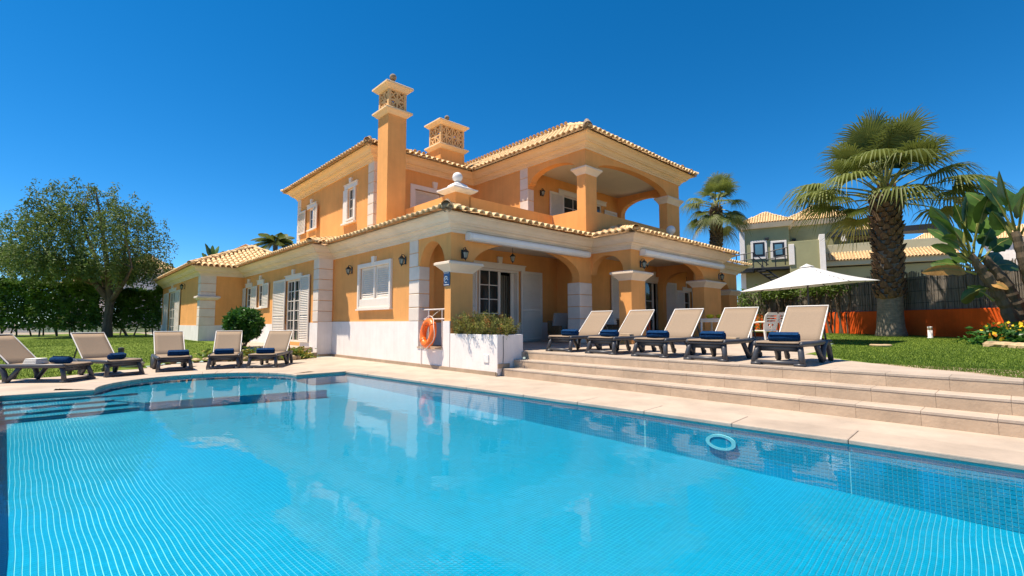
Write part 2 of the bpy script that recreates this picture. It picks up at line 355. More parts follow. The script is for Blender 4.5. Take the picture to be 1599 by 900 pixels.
# pool light on the right hand wall
t = thing('pool_light', 'round pale underwater lamp ring on the right pool wall', 'pool light', (5.60, 2.43, -.235), math.pi/2+R(3))
b = MB(); v, f = fill2d([[(.17*math.cos(a), .088*math.sin(a)) for a in [2*math.pi*i/32 for i in range(32)]], [(.125*math.cos(a), .063*math.sin(a)) for a in [2*math.pi*i/32 for i in range(32)]]], .03); b.add([(x, z, y) for x, y, z in v], f); bevel(b.build('rim', M['grout'], t), .006)
b = MB(); v, f = fill2d([[(.124*math.cos(a), .062*math.sin(a)) for a in [2*math.pi*i/32 for i in range(32)]]], .012); b.add([(x, z, y) for x, y, z in v], f); b.build('lens', M['pool_tile'], t)
# steps up to the terrace: three risers along Y, faced with single tiles
STX = (6.97, 7.32, 7.67); RISE = .167; Y0S, Y1S = -5.0, 7.72
steps = MB()
for k in range(3): steps.box(STX[k]+.02, 9.5, Y0S, (Y1S, Y1S-.0, Y1S-.0)[k], -.1, RISE*(k+1)-.012)
steps = struct(steps.build('terrace_steps', M['skirt']))
for k in range(3):
    y = Y1S; x = STX[k]; z0, z1 = RISE*k, RISE*(k+1); j = 0
    while y > Y0S+.1:
        L = .60 if not (j == 0) else .33+.1*k
        b = MB(); b.box(x, x+.03, y-L+.002, y-.0005, z0+.001, z1-.034); link('riser_tile', b.mesh('riser'), M['riser'], steps)
        b = MB(); x2 = (STX[k+1]+.015 if k < 2 else x+.42); b.box(x-.005, x2, y-L+.0015, y-.0005, z1-.032, z1); bevel(link('tread_tile', b.mesh('tread'), M['travertine'], steps), .003)
        y -= L; j += 1
LAWN_EDGE = [(7.60, -5), (7.80, -.4), (7.95, .02), (8.55, .49), (8.85, 1.09), (9.84, 2.10), (11.1, 2.95), (14.5, 3.35), (18, 4.3), (22.5, 7.0), (23.4, 8.6)]
TERR = [(8.085, 0.16)]+LAWN_EDGE[3:]+[(23.4, 13.5), (6.9, 13.5), (6.9, 9.4), (7.58, 9.4), (7.58, 7.715), (8.085, 7.715)]
struct(plan([TERR], .498, .12).build('terrace', M['travertine']))
# lawns
def h_left(x, y): return np.clip((y-14.6)/9, 0, 1)*.37-.03+.03*np.sin(x*.7)*np.clip((y-15)/4, 0, 1)
def h_right(x, y): return .485+np.clip((x-10)/11, 0, 1)*.2
LEFT = [(-20, 13.9), (0, 14.2), (1.2, 15.2), (2.2, 16.45), (3.4, 16.5), (5.0, 15.7), (6.4, 16.2), (6.4, 27), (4.5, 27), (4.5, 52), (-26, 52)]
RIGHT = LAWN_EDGE+[(23.6, 12), (29, 14), (40, 14), (40, -14), (7.6, -14)]
def lawn(name, poly, hf, step):
    P = np.array(poly); xs = np.arange(P[:, 0].min(), P[:, 0].max(), step); ys = np.arange(P[:, 1].min(), P[:, 1].max(), step)
    X, Y = np.meshgrid(xs, ys, indexing='ij'); Z = hf(X, Y); nx, ny = X.shape
    cx, cy = X[:-1, :-1]+step/2, Y[:-1, :-1]+step/2; ok = inside(poly, cx, cy)
    i = np.arange(nx*ny).reshape(nx, ny); q = np.stack([i[:-1, :-1], i[1:, :-1], i[1:, 1:], i[:-1, 1:]], -1)[ok]
    return struct(link(name, np_mesh(name, np.stack([X, Y, Z], -1).reshape(-1, 3), q, 4), M['lawn']))
lawn('lawn_left', LEFT, h_left, .2); lawn('lawn_right', RIGHT, h_right, .2)
def grass(name, poly, hf, n, near, far, hgt):
    """short blades, denser near the camera"""
    P = np.array(poly); a = RNG.random((n*6, 2)); t = near+(far-near)*a[:, 0]**1.7
    ang = YAW+R(66)-R(132)*a[:, 1]; x, y = t*np.cos(ang), t*np.sin(ang); k = inside(poly, x, y); x, y = x[k][:n], y[k][:n]; m = len(x)
    q = RNG.random(m)*6.28; w = .005+.006*RNG.random(m); L = hgt*(.5+RNG.random(m)); le = .6*L*(RNG.random(m)-.2); z = hf(x, y)-.005
    dx, dy = np.cos(q)*w, np.sin(q)*w; lx, ly = np.cos(q+1.57)*le, np.sin(q+1.57)*le
    V = np.stack([np.stack([x-dx, y-dy, z], -1), np.stack([x+dx, y+dy, z], -1), np.stack([x+lx, y+ly, z+L], -1)], 1).reshape(-1, 3)
    o = stuff(link(name, np_mesh(name, V, np.arange(m*3).reshape(-1, 3), 3), M['grass'])); return o
EDGE_IN = [(x+.10, y-.10) for x, y in LAWN_EDGE]
tag(grass('grass_right', EDGE_IN+RIGHT[len(LAWN_EDGE):], h_right, 150000, 7, 26, .026), 'short green grass of the lawn beside the terrace', 'grass')
LEFT_IN = [(-20, 14.5), (-.1, 14.55), (1.0, 15.6), (2.0, 16.95), (3.4, 17.0), (4.4, 17), (4.4, 27), (4.4, 52), (-26, 52)]
tag(grass('grass_left', LEFT_IN, h_left, 110000, 12, 36, .03), 'short green grass of the lawn behind the pool', 'grass')
g = 1600; struct(plan([[(-g, -g), (g, -g), (g, g), (-g, g)], [(-19.5, -13.5), (39.5, -13.5), (39.5, 51.5), (-19.5, 51.5)]], .25, .02).build('ground', M['ground']))
# ================================================================== VILLA
V = thing('villa', 'two storey orange villa with cream cornices, clay tile roofs and arched porches', 'house')
# --- lower storey, faces towards -X
wall('wall', 'X', 4.53, .3, rect(26.1, 38, .0, 3.5), [rect(32.9, 35.1, .42, 3.0)], M['plaster'], V)
wall('plinth', 'X', 4.505, .02, [(26.08, .0), (32.7, 0), (32.7, 1.06), (26.08, 1.06)], [], M['white_plaster'], V)
wall('plinth', 'X', 4.505, .02, rect(35.3, 38, .0, 1.06), [], M['white_plaster'], V)
wall('wall', 'Y', 26.1, .3, rect(4.83, 6.35, .0, 3.5), [], M['plaster'], V)
wall('plinth', 'Y', 26.075, .02, rect(4.53, 6.32, .0, 1.06), [], M['white_plaster'], V)
wall('wall', 'X', 6.35, .3, rect(16.55, 26.4, .0, 3.5), [rect(18.25, 19.8, .45, 2.82), rect(22.92, 23.62, 1.86, 2.9), rect(24.75, 25.55, 1.92, 2.86)], M['plaster'], V)
wall('plinth', 'X', 6.325, .02, rect(16.52, 18.18, .0, 1.17), [], M['white_plaster'], V)
wall('plinth', 'X', 6.325, .02, rect(19.87, 26.05, .0, 1.12), [], M['white_plaster'], V)
wall('wall', 'Y', 16.55, .3, rect(6.65, 7.17, .0, 3.5), [], M['plaster'], V)
wall('plinth', 'Y', 16.525, .02, rect(6.35, 6.84, .0, 1.2), [], M['white_plaster'], V)
s3 = [(9.51, 1.2), (9.77, 1.2), (9.77, 2.6)]+[(9.77+1.16*(.5-.5*math.cos(math.pi*i/18)), 2.6+.68*math.sin(math.pi*i/18)) for i in range(1, 18)]+[(10.93, 2.6), (10.93, 1.2), (16.85, 1.2), (16.85, 3.5), (9.51, 3.5)]
wall('wall', 'X', 6.87, .3, s3, [rect(12.5, 14.43, 1.68, 2.93)], M['plaster'], V)
wall('plinth', 'X', 6.845, .325, [(9.515, 0), (16.55, 0), (16.55, 1.2), (10.93, 1.2), (10.93, .52), (9.80, .52), (9.80, 1.2), (9.515, 1.2)], [], M['white_plaster'], V)
b = MB(); b.box(6.825, 7.18, 9.8, 10.95, .49, .53); b.build('opening_sill', M['riser'], V)
b = MB(); b.box(6.815, 6.845, 7.78, 16.5, .0, .085); b.box(6.37, 6.845, 16.48, 16.525, 0, .085); b.box(6.30, 6.325, 16.55, 17.0, 0, .085); b.build('skirting', M['skirt'], V)
# --- front porch one (faces -Y at 9.51)
wall('wall', 'Y', 9.51, .3, arch_wall(7.17, 12.51, 2.45, 3.5, 7.56, 11.9, 2.62, 3.36), [], M['plaster'], V)
b = MB(); b.box(7.171, 7.56, 9.512, 9.83, .5, 2.448); b.box(6.872, 7.169, 9.512, 9.768, .5, 1.2); b.build('pier', M['plaster'], V)
wall('wall', 'Y', 11.8, .25, rect(7.2, 13.6, .5, 3.6), [rect(9.6, 11.38, .55, 2.93)], M['plaster'], V)
wall('plinth', 'Y', 11.78, .02, rect(7.2, 9.55, .5, 1.16), [], M['white_plaster'], V)
wall('plinth', 'Y', 11.78, .02, rect(11.43, 13.4, .5, 1.16), [], M['white_plaster'], V)
wall('wall', 'X', 13.4, .25, rect(10.6, 11.8, .5, 3.6), [], M['plaster'], V)
wall('wall', 'X', 7.17, .2, rect(11.0, 12.0, .5, 3.5), [], M['plaster'], V)
b = MB(); b.box(6.9, 23, 9.82, 13, 3.56, 3.66); b.box(12.85, 19, 8.32, 9.82, 3.56, 3.66); b.box(19, 23.1, 9.42, 9.82, 3.56, 3.66); b.build('porch_ceiling', M['ceiling'], V)
# column between porch one and two
b = MB(); b.box(11.9, 12.508, 9.512, 9.99, .5, 2.448); b.build('pier', M['plaster'], V)
# --- projecting porch two
wall('wall', 'X', 12.51, .3, arch_wall(8.0, 9.51, 2.72, 3.5, 8.27, 9.50, 2.74, 3.30), [], M['plaster'], V)
wall('wall', 'Y', 8.0, .3, arch_wall(12.81, 18.9, 2.72, 3.5, 13.29, 17.42, 2.8, 3.40), [], M['plaster'], V)
b = MB(); b.box(12.512, 13.288, 8.002, 8.45, .5, 2.718); b.build('pier', M['plaster'], V)
b = MB(); b.box(17.42, 18.9, 8.002, 8.45, .5, 2.718); b.build('pier', M['plaster'], V)
wall('wall', 'Y', 10.6, .25, rect(13.4, 23.3, .5, 3.6), [rect(17.55, 19.0, .55, 2.9), rect(20.95, 21.6, .6, 2.6)], M['plaster'], V)
wall('wall', 'X', 18.62, .28, arch_wall(8.3, 10.6, .5, 3.6, 8.6, 10.35, 2.6, 3.25), [], M['plaster'], V)
# --- set back porch three
wall('wall', 'Y', 9.1, .3, arch_wall(18.9, 23.3, 2.6, 3.5, 19.4, 22.4, 2.6, 3.2), [], M['plaster'], V)
b = MB(); b.box(22.4, 23.298, 9.102, 9.6, .5, 2.598); b.box(23.0, 23.298, 9.6, 12, .5, 3.5); b.build('pier', M['plaster'], V)
def cap(x0, x1, y0, y1, z0, z1, o=.16):
    h = z1-z0; b = MB()
    b.rings4([(x0-a, x1+a, y0-a, y1+a, z0+h*f) for a, f in ((.02, 0), (.03, .12), (o*.55, .4), (o*.9, .62), (o, .64), (o, .82), (o*.8, .9), (.02, 1))])
    return b.build('capital', M['cornice'], V)
cap(6.872, 7.56, 9.512, 9.768, 2.40, 2.70, .2); cap(12.512, 13.288, 8.002, 8.45, 2.45, 2.76, .2); cap(17.42, 18.9, 8.002, 8.45, 2.48, 2.76, .17); cap(22.4, 23.298, 9.102, 9.6, 2.42, 2.68, .15)
def quoins(x, y, dx, dy, z0, z1, n, proud=.025):
    for i in range(n):
        a = z0+(z1-z0)*i/n; c = z0+(z1-z0)*(i+1)/n; b = MB(); b.box(x-proud, x+dx, y-proud, y+dy, a+.008, c-.008); bevel(b.build('quoin_block', M['quoin'], V), .012)
quoins(6.35, 16.55, .48, .45, 1.2, 3.42, 6); quoins(4.53, 26.1, .62, .5, 1.06, 3.42, 6)
for i, (a, c) in enumerate([(1.2+.37*k, 1.2+.37*(k+1)) for k in range(6)]):
    b = MB(); b.box(6.845, 7.18 if a < 2.5 else 7.1, 10.93 if a < 2.5 else 11.0, 11.43, a+.008, c-.008); 
    if a < 2.5: b.v = [(x, y-(.012 if y < 11 else 0), z) for x, y, z in b.v]
    bevel(b.build('quoin_block', M['quoin'], V), .012)
quoins(11.92, 9.525, .602, .478, .5, 2.44, 5, .035)
b = MB(); b.rings4([(4.5-a, 5.2+a, 26.07-a, 26.6+a, z) for a, z in ((.02, 2.26), (.1, 2.33), (.13, 2.35), (.13, 2.42), (.04, 2.46))]); b.build('capital', M['quoin'], V)
# --- upper storey
wall('wall', 'X', 7.9, .3, rect(15.7, 23.45, 4.2, 7.15), [rect(17.28, 17.82, 5.2, 6.42), rect(21.25, 21.95, 5.38, 6.35)], M['plaster'], V)
wall('wall', 'Y', 15.7, .3, rect(8.2, 12.51, 3.9, 7.15), [rect(9.6, 12.0, 4.1, 6.33)], M['plaster'], V)
wall('wall', 'X', 12.51, .3, [(9.69, 4.97), (10.06, 4.97), (10.06, 6.4)]+[(11.16-1.1*math.cos(math.pi*i/20), 6.4+.42*math.sin(math.pi*i/20)) for i in range(21)]+[(12.4-.14, 6.4), (12.4, 6.33), (12.4, 4.2), (15.7, 4.2), (15.7, 7.15), (9.69, 7.15)], [], M['plaster'], V)
wall('wall', 'X', 12.51, .3, rect(9.99, 11.18, 3.9, 4.97), [], M['plaster'], V)
wall('wall', 'Y', 9.69, .3, arch_wall(12.81, 18.68, 6.4, 7.15, 13.13, 17.95, 6.42, 6.88), [], M['plaster'], V)
b = MB(); b.box(12.512, 13.128, 9.692, 10.06, 3.9, 6.40); b.build('pier', M['plaster'], V)
b = MB(); b.box(17.95, 18.978, 9.692, 10.06, 3.9, 6.40); b.build('pier', M['plaster'], V)
wall('wall', 'X', 18.68, .3, [(9.69, 6.4), (10.1, 6.4)]+[(11.25-1.15*math.cos(math.pi*i/20), 6.2+.55*math.sin(math.pi*i/20)) for i in range(21)]+[(12.4, 4.0), (14, 4.0), (14, 7.15), (9.69, 7.15)], [], M['plaster'], V)
wall('wall', 'Y', 12.6, .25, rect(12.81, 18.7, 3.9, 7.1), [rect(14.78, 17.4, 4.1, 6.42)], M['plaster'], V)
cap(12.512, 13.128, 9.692, 10.06, 6.16, 6.44, .15); cap(17.95, 18.978, 9.692, 10.06, 6.10, 6.41, .15)
b = MB(); b.box(12.6, 18.9, 9.99, 12.7, 7.0, 7.1); b.build('porch_ceiling', M['ceiling'], V)
b = MB(); b.box(13.13, 17.95, 9.74, 9.93, 3.9, 4.97); b.box(18.72, 18.9, 10.06, 12.6, 3.9, 4.97); b.build('parapet', M['plaster'], V)
b = MB(); b.box(8.75, 12.5, 11.18, 11.38, 3.9, 4.97); b.box(8.22, 8.42, 11.75, 14.1, 3.9, 5.0); b.build('parapet', M['plaster'], V)
b = MB(); b.box(8.22, 8.78, 11.18, 11.74, 3.9, 5.04); b.build('parapet_pier', M['plaster'], V)
b = MB(); b.box(8.4, 12.6, 11.3, 15.7, 3.9, 4.05); b.build('roof_terrace_floor', M['riser'], V)
b = MB(); b.rings4([(8.5-a, 8.5+a, 11.46-a, 11.46+a, z) for a, z in ((.29, 5.03), (.36, 5.06), (.45, 5.13), (.45, 5.17), (.36, 5.20), (.24, 5.26), (.2, 5.33), (.1, 5.40))]); fin = b.build('ball_finial', M['white_stone'], V)
b = MB(); b.lathe([(.07, 0), (.1, .02), (.06, .05)]+[(.155*math.sin(a), .19-.155*math.cos(a)) for a in [R(25+15*i) for i in range(11)]]+[(.01, .346)], (8.5, 11.46, 5.39), 18); smooth(b.build('ball', M['white_stone'], fin))
quoins(7.9, 15.7, .4, .42, 4.3, 7.06, 7); quoins(7.9, 23.05, .4, .4, 4.3, 7.06, 7)
for k in range(6):
    a = 4.45+.44*k; b = MB(); nar = a > 6.2
    b.box(12.485, 12.80 if not nar else 12.7, 12.385 if not nar else 12.42, 12.83, a+.008, min(a+.432, 7.06)); bevel(b.build('quoin_block', M['quoin'], V), .012)
# --- cornices
def cornice(path, z, m='cornice'):
    pr = [(-.02, -.07), (.05, -.07), (.055, -.005), (.09, -.0), (.095, .045), (.125, .05), (.15, .085), (.19, .105), (.235, .115), (.24, .155), (.275, .16), (.285, .175), (.31, .215), (.35, .25), (.40, .275), (.44, .285), (.445, .31), (.475, .31), (.475, .345), (-.02, .345)]
    return sweep(path, [(o, z+h) for o, h in pr]).build('cornice', M[m], V)
cornice([(4.53, 38), (4.53, 26.1), (6.35, 26.1), (6.35, 16.55), (6.87, 16.55), (6.87, 9.51), (12.51, 9.51), (12.51, 8.0), (18.9, 8.0), (18.9, 9.1), (23.3, 9.1), (23.3, 13)], 3.47)
cornice([(12.0, 23.45), (7.9, 23.45), (7.9, 15.7), (12.51, 15.7), (12.51, 9.69), (18.98, 9.69), (18.98, 16)], 7.09, 'cornice_bounce')
# --- tiled roofs
TW, TL = .24, .36
def tile_shape(thick):
    """one barrel tile: origin at the middle of its lower edge, s up the slope (y), h off the roof (z)"""
    b = MB(); n = 6; vs = []
    for (r, y, h) in ((.098, -.02, .035), (.078, .40, .012)): vs += [(-r*math.cos(math.pi*i/n), y, h+r*.95*math.sin(math.pi*i/n)-.01) for i in range(n+1)]
    fs = [(i, i+1, n+2+i, n+1+i) for i in range(n)]
    k = len(vs)
    vs += [(-.076*math.cos(math.pi*i/n), -.02, .035+.076*.9*math.sin(math.pi*i/n)-.01) for i in range(n+1)]; fs += [(i+1, i, k+i, k+i+1) for i in range(n)]
    if thick:
        k2 = len(vs); vs += [(-.06*math.cos(math.pi*i/n), .3, .02+.05*math.sin(math.pi*i/n)-.01) for i in range(n+1)]; fs += [(k+i+1, k+i, k2+i, k2+i+1) for i in range(n)]
    b.add(vs, fs); return b
TILE_V = np.array(tile_shape(False).v); TILE_F = np.array(tile_shape(False).f)
EAVE_ME = tile_shape(True).mesh('roof_tile'); EAVE_ME.materials.append(M['tile'])
def roof_plane(roof, p0, p1, z0, pitch, poly, singles=False, skip_base=False, fl=0.):
    """p0->p1 is the eave seen from outside left to right, poly the slope's outline on plan"""
    p0, p1 = Vector(p0), Vector(p1); u = (p1-p0).normalized(); n = Vector((-u.y, u.x)); L = (p1-p0).length; c = 1/math.sqrt(1+pitch*pitch)
    e_s = np.array([n.x*c, n.y*c, pitch*c]); e_u = np.array([u.x, u.y, 0]); e_n = np.cross(e_u, e_s)
    if not skip_base:
        b = MB(); b.add([(x, y, z0-.03+pitch*((Vector((x, y))-p0).dot(n))) for x, y in poly], [tuple(range(len(poly)))])
        bo = b.build('roof_bed', M['tile_base'], roof)
    pts = []
    ds = [(Vector(q)-p0).dot(n) for q in poly]; us = [(Vector(q)-p0).dot(u) for q in poly]
    k0, k1 = math.floor(min(us)/TW), math.ceil(max(us)/TW)
    Z = np.array([e_u, e_s, e_n])
    for k in range(k0, k1):
        uu = k*TW+TW/2
        for r in range(int(max(ds)/(TL*c))+1):
            d = r*TL*c; q = p0+u*uu+n*(d+.05)
            if not bool(inside(poly, np.array(q.x), np.array(q.y))): continue
            o = np.array([q.x-n.x*.05, q.y-n.y*.05, z0+pitch*d+random.uniform(-.006, .006)])
            if r == 0 and singles:
                t = link('roof_tile', EAVE_ME, None, roof); t.matrix_local = Matrix(((e_u[0], e_s[0], e_n[0], o[0]), (e_u[1], e_s[1], e_n[1], o[1]), (e_u[2], e_s[2], e_n[2], o[2]), (0, 0, 0, 1)))
            else: pts.append(TILE_V@Z+o)
    if pts:
        A = np.array(pts); n_ = len(pts); Fq = (np.arange(n_)[:, None, None]*len(TILE_V)+TILE_F[None]).reshape(-1, 4)
        stuff(link('tile_rows', np_mesh('tiles', A.reshape(-1, 3), Fq, 4), M['tile'], roof))
def ridge(roof, a, b_, r=.12):
    a, b_ = Vector(a), Vector(b_); L = (b_-a).length; d = (b_-a)/L; k = int(L/.38); pts = MB(); s = Vector((0, 0, 1)).cross(d).normalized(); nn = d.cross(s)
    for i in range(k):
        o = a+d*(i*.38); N = 6; vs = []
        for rr, y in ((r, -.02), (r*.82, .42)): vs += [o+d*y+s*(-rr*math.cos(math.pi*j/N))+nn*(rr*math.sin(math.pi*j/N)-.0) for j in range(N+1)]
        pts.add(vs, [(j, j+1, N+2+j, N+1+j) for j in range(N)])
    stuff(pts.build('ridge_tiles', M['tile'], roof))
def roof(): return link('roof', None, None, V)
E1 = .57; ZL, P1, PW = 3.83, .29, .45
rl = roof()   # lower roofs
x3, x2, ya, ys2, yw, xw, yb, xb = 6.87-E1, 6.35-E1, 9.51-E1, 16.55-E1, 26.1-E1, 4.53-E1, 8.0-E1, 12.51-E1
roof_plane(rl, (x3, ys2), (x3, ya), ZL, P1, [(x3, ys2), (x3, ya), (x3+2.3, ya+2.3), (x3+2.3, ys2+2.3)], True)
roof_plane(rl, (x3, ya), (xb, ya), ZL, P1, [(x3, ya), (xb, ya), (xb+1.0, ya+1.0), (xb+1, ya+2.3), (x3+2.3, ya+2.3)], True)
roof_plane(rl, (xb, ya), (xb, yb), ZL, P1, [(xb, ya), (xb, yb), (xb+2.3, yb+2.3), (xb+2.3, ya+2.3)], True)
roof_plane(rl, (xb, yb), (18.9+E1, yb), ZL, P1, [(xb, yb), (18.9+E1, yb), (18.9+E1-2, yb+2.6), (xb+2.6, yb+2.6)], True)
roof_plane(rl, (18.9+E1, yb), (18.9+E1, 9.0), ZL, P1, [(18.9+E1, yb), (18.9+E1, 9.7), (18.9+E1-2, 9.7)])
roof_plane(rl, (19.2, 9.1-E1), (23.3+E1, 9.1-E1), ZL, P1, [(19.2, 9.1-E1), (23.3+E1, 9.1-E1), (22, 10.9), (19.2, 10.9)], True)
roof_plane(rl, (x2, yw), (x2, ys2), ZL, P1, [(x2, yw), (x2, ys2), (x2+2.3, ys2+2.3), (x2+2.3, yw+2.3)], True)
roof_plane(rl, (x2, ys2), (x3, ys2), ZL, P1, [(x2, ys2), (x3, ys2), (x3+2.3, ys2+2.3), (x2+2.3, ys2+2.3)])
ap = 3.35
roof_plane(rl, (xw, yw), (x2+.6, yw), ZL, PW, [(xw, yw), (x2, yw), (xw+ap*2-ap*.55, yw+ap*.45), (xw+ap, yw+ap)])
roof_plane(rl, (xw, 38.5), (xw, yw), ZL, PW, [(xw, 38.5), (xw, yw), (xw+ap, yw+ap), (xw+ap, 38.5)])
roof_plane(rl, (xw+2*ap, yw), (xw+2*ap, 38), ZL, PW, [(xw+2*ap, yw), (xw+2*ap, 38), (xw+ap, 38), (xw+ap, yw+ap)])
ridge(rl, (x3, ya, ZL+.05), (x3+2, ya+2, ZL+.05+P1*2)); ridge(rl, (xb, yb, ZL+.05), (xb+2.2, yb+2.2, ZL+.05+P1*2.2)); ridge(rl, (x2, ys2, ZL+.05), (x2+1.6, ys2+1.6, ZL+.05+P1*1.6))
ridge(rl, (xw, yw, ZL+.05), (xw+ap, yw+ap, ZL+.05+PW*ap)); ridge(rl, (xw+ap, yw+ap, ZL+.05+PW*ap), (xw+2*ap-.2, yw+.2, ZL+.1)); ridge(rl, (xw+ap, yw+ap, ZL+.05+PW*ap), (xw+ap, 38, ZL+.05+PW*ap))
ru = roof()   # upper roofs
ZU, PM, PP = 7.45, .42, .6
xm, ym, xe, ye = 7.9-E1, 15.7-E1, 12.51-E1, 9.69-E1; yN = 23.45+E1; xE = 18.98+E1; mh = (yN-ym)/2; ph = (xE-xe)/2
roof_plane(ru, (xm, yN), (xm, ym), ZU, PM, [(xm, yN), (xm, ym), (xm+mh, ym+mh)], True)
roof_plane(ru, (xm, ym), (17.5, ym), ZU, PM, [(xm, ym), (17, ym), (17, ym+mh), (xm+mh, ym+mh)], True)
roof_plane(ru, (17, yN), (xm, yN), ZU, PM, [(17, yN), (xm, yN), (xm+mh, ym+mh), (17, ym+mh)])
roof_plane(ru, (xe, 22), (xe, ye), ZU, PP, [(xe, ym+.0), (xe, ye), (xe+ph, ye+ph), (xe+ph, 21), (xe+2.4, 21), (xe+1.2, ym+1.0)], True)
roof_plane(ru, (xe, ye), (xE, ye), ZU, PP, [(xe, ye), (xE, ye), (xe+ph, ye+ph)], True)
roof_plane(ru, (xE, ye), (xE, 21), ZU, PP, [(xE, ye), (xE, 21), (xe+ph, 21), (xe+ph, ye+ph)])
ridge(ru, (xm, ym, ZU+.04), (xm+mh, ym+mh, ZU+.04+PM*mh)); ridge(ru, (xe, ye, ZU+.05), (xe+ph, ye+ph, ZU+.05+PP*ph)); ridge(ru, (xe+ph, ye+ph, ZU+.05+PP*ph), (xe+ph, 21, ZU+.05+PP*ph), .14)
ridge(ru, (xm, yN, ZU+.04), (xm+mh, ym+mh, ZU+.04+PM*mh)); ridge(ru, (xE, ye, ZU+.05), (xe+ph, ye+ph, ZU+.05+PP*ph))
for (x, y, z, s) in ((xm+.1, ym+.1, ZU+.05, 1), (xe+.08, ye+.08, ZU+.08, 1.1), (x3+.1, ya+.1, ZL+.04, .9)):   # upturned corner tiles
    b = MB(); b.lathe([(.14, -.06), (.15, 0), (.11, .12), (.075, .22), (.06, .25), (.01, .26)], n=10); o = b.build('corner_finial', M['finial'], ru if z > 6 else rl, (x, y, z)); o.rotation_euler = (R(-22), R(22), 0); o.scale = (s, s, s)
b = MB(); b.lathe([(.05, 0), (.09, .02), (.05, .06)]+[(.17*math.sin(a), .22-.17*math.cos(a)) for a in [R(20+16*i) for i in range(10)]]+[(.01, .39)], n=14); smooth(b.build('roof_ball', M['white_stone'], rl, (16.35, 8.7, 4.38)))
# ------------------------------------------------------------------ openings of the villa
def uvw(b, plane, c, u0, u1, w0, w1, v0, v1): b.box(u0, u1, w0, w1, v0, v1, T_(plane, c)); return b
def shutter(plane, c, u0, u1, v0, v1, w=.03, th=.04, mid=None, hinge=None):
    b = MB(); f = .07
    uvw(b, plane, c, u0, u0+f, w, w+th, v0, v1); uvw(b, plane, c, u1-f, u1, w, w+th, v0, v1)
    uvw(b, plane, c, u0+f+.001, u1-f-.001, w+.001, w+th-.001, v1-f, v1); uvw(b, plane, c, u0+f+.001, u1-f-.001, w+.001, w+th-.001, v0, v0+f)
    if mid: uvw(b, plane, c, u0+f+.001, u1-f-.001, w+.001, w+th-.001, mid-.04, mid+.04)
    uvw(b, plane, c, u0+f, u1-f, w+.004, w+.009, v0+f, v1-f)
    o = b.build('shutter', M['shutter'], V)
    s = MB(); n = int((v1-v0-2*f)/.062); T = T_(plane, c)
    for i in range(n):
        z = v0+f+(i+.5)*(v1-v0-2*f)/n; dz = .026
        if mid and abs(z-mid) < .06: continue
        vs = [T(u, ww, zz) for u in (u0+f, u1-f) for ww, zz in ((w+.008, z+dz), (w+th-.004, z-dz*.7), (w+th-.004, z-dz), (w+.008, z+dz-.008))]
        s.add(vs, [(0, 1, 5, 4), (1, 2, 6, 5), (2, 3, 7, 6), (3, 0, 4, 7)])
    stuff(s.build('slats', M['shutter'], o)); return o
def window(plane, c, u0, u1, v0, v1, rec=.03, cols=1, rows=3, fr=.06, proud=.0, sill=True, lintel=True, key=True, open_left=0, lw=.12, leaves=2, curtain=True, room=True):
    """frame set back in the reveal, glass with glazing bars, white surround, sill, lintel with keystone"""
    b = MB(); q = lambda *a: uvw(b, plane, c, *a)
    q(u0, u0+fr, -rec-.05, -rec+.01, v0, v1); q(u1-fr, u1, -rec-.05, -rec+.01, v0, v1); q(u0+fr, u1-fr, -rec-.049, -rec+.009, v1-fr, v1); q(u0+fr, u1-fr, -rec-.049, -rec+.009, v0, v0+fr*1.2)
    if leaves == 2: q((u0+u1)/2-.045, (u0+u1)/2+.045, -rec-.048, -rec+.012, v0+fr, v1-fr)
    o = b.build('window', M['frame'], V)
    g0 = u0+fr; spans = [(g0, (u0+u1)/2-.045), ((u0+u1)/2+.045, u1-fr)] if leaves == 2 else [(g0, u1-fr)]
    for a, d in spans:
        g = MB(); uvw(g, plane, c, a, d, -rec-.03, -rec-.022, v0+fr, v1-fr); g.build('pane', M['glass'], o)
        g = MB()
        for i in range(1, cols): x = a+(d-a)*i/cols; uvw(g, plane, c, x-.012, x+.012, -rec-.02, -rec-.004, v0+fr, v1-fr)
        for i in range(1, rows): z = v0+fr+(v1-v0-2*fr)*i/rows; uvw(g, plane, c, a, d, -rec-.021, -rec-.006, z-.012, z+.012)
        if g.v: g.build('glazing_bars', M['frame'], o)
    if curtain:
        g = MB(); n = 14
        pts = [(u0+fr+(u1-u0-2*fr)*i/n, -rec-.16+.03*(i % 2)) for i in range(n+1)]; T = T_(plane, c)
        vs = [T(u, w, z) for u, w in pts for z in (v0, v1)]; g.add(vs, [(2*i, 2*i+2, 2*i+3, 2*i+1) for i in range(n)]); g.build('curtain', M['curtain'], o)
    g = MB(); uvw(g, plane, c, u0-.3, u1+.3, -1.9, -1.85, v0-.3, v1+.3); g.build('room_back', M['dark'], o)  # dark sheet behind the glass, room shade painted as its colour
    if lintel:
        g = MB(); uvw(g, plane, c, u0-lw, u1+lw, .0, .05, v1+.0, v1+.17); uvw(g, plane, c, u0-lw-.03, u1+lw+.03, .0, .075, v1+.171, v1+.205); bevel(g.build('lintel', M['frame'], o), .006)
    if key:
        g = MB(); m = (u0+u1)/2; T = T_(plane, c); vs = [T(m+s*k, w, z) for w in (0, .085) for z, s in ((v1+.205, .07), (v1+.40, .10)) for k in (-1, 1)]
        g.add(vs, [(0, 1, 3, 2), (4, 6, 7, 5), (0, 2, 6, 4), (1, 5, 7, 3), (2, 3, 7, 6), (0, 4, 5, 1)]); g.build('keystone', M['frame'], o)
    if sill: g = MB(); uvw(g, plane, c, u0-.09, u1+.09, -.05, .09, v0-.07, v0-.001); bevel(g.build('sill', M['frame'], o), .008)
    return o
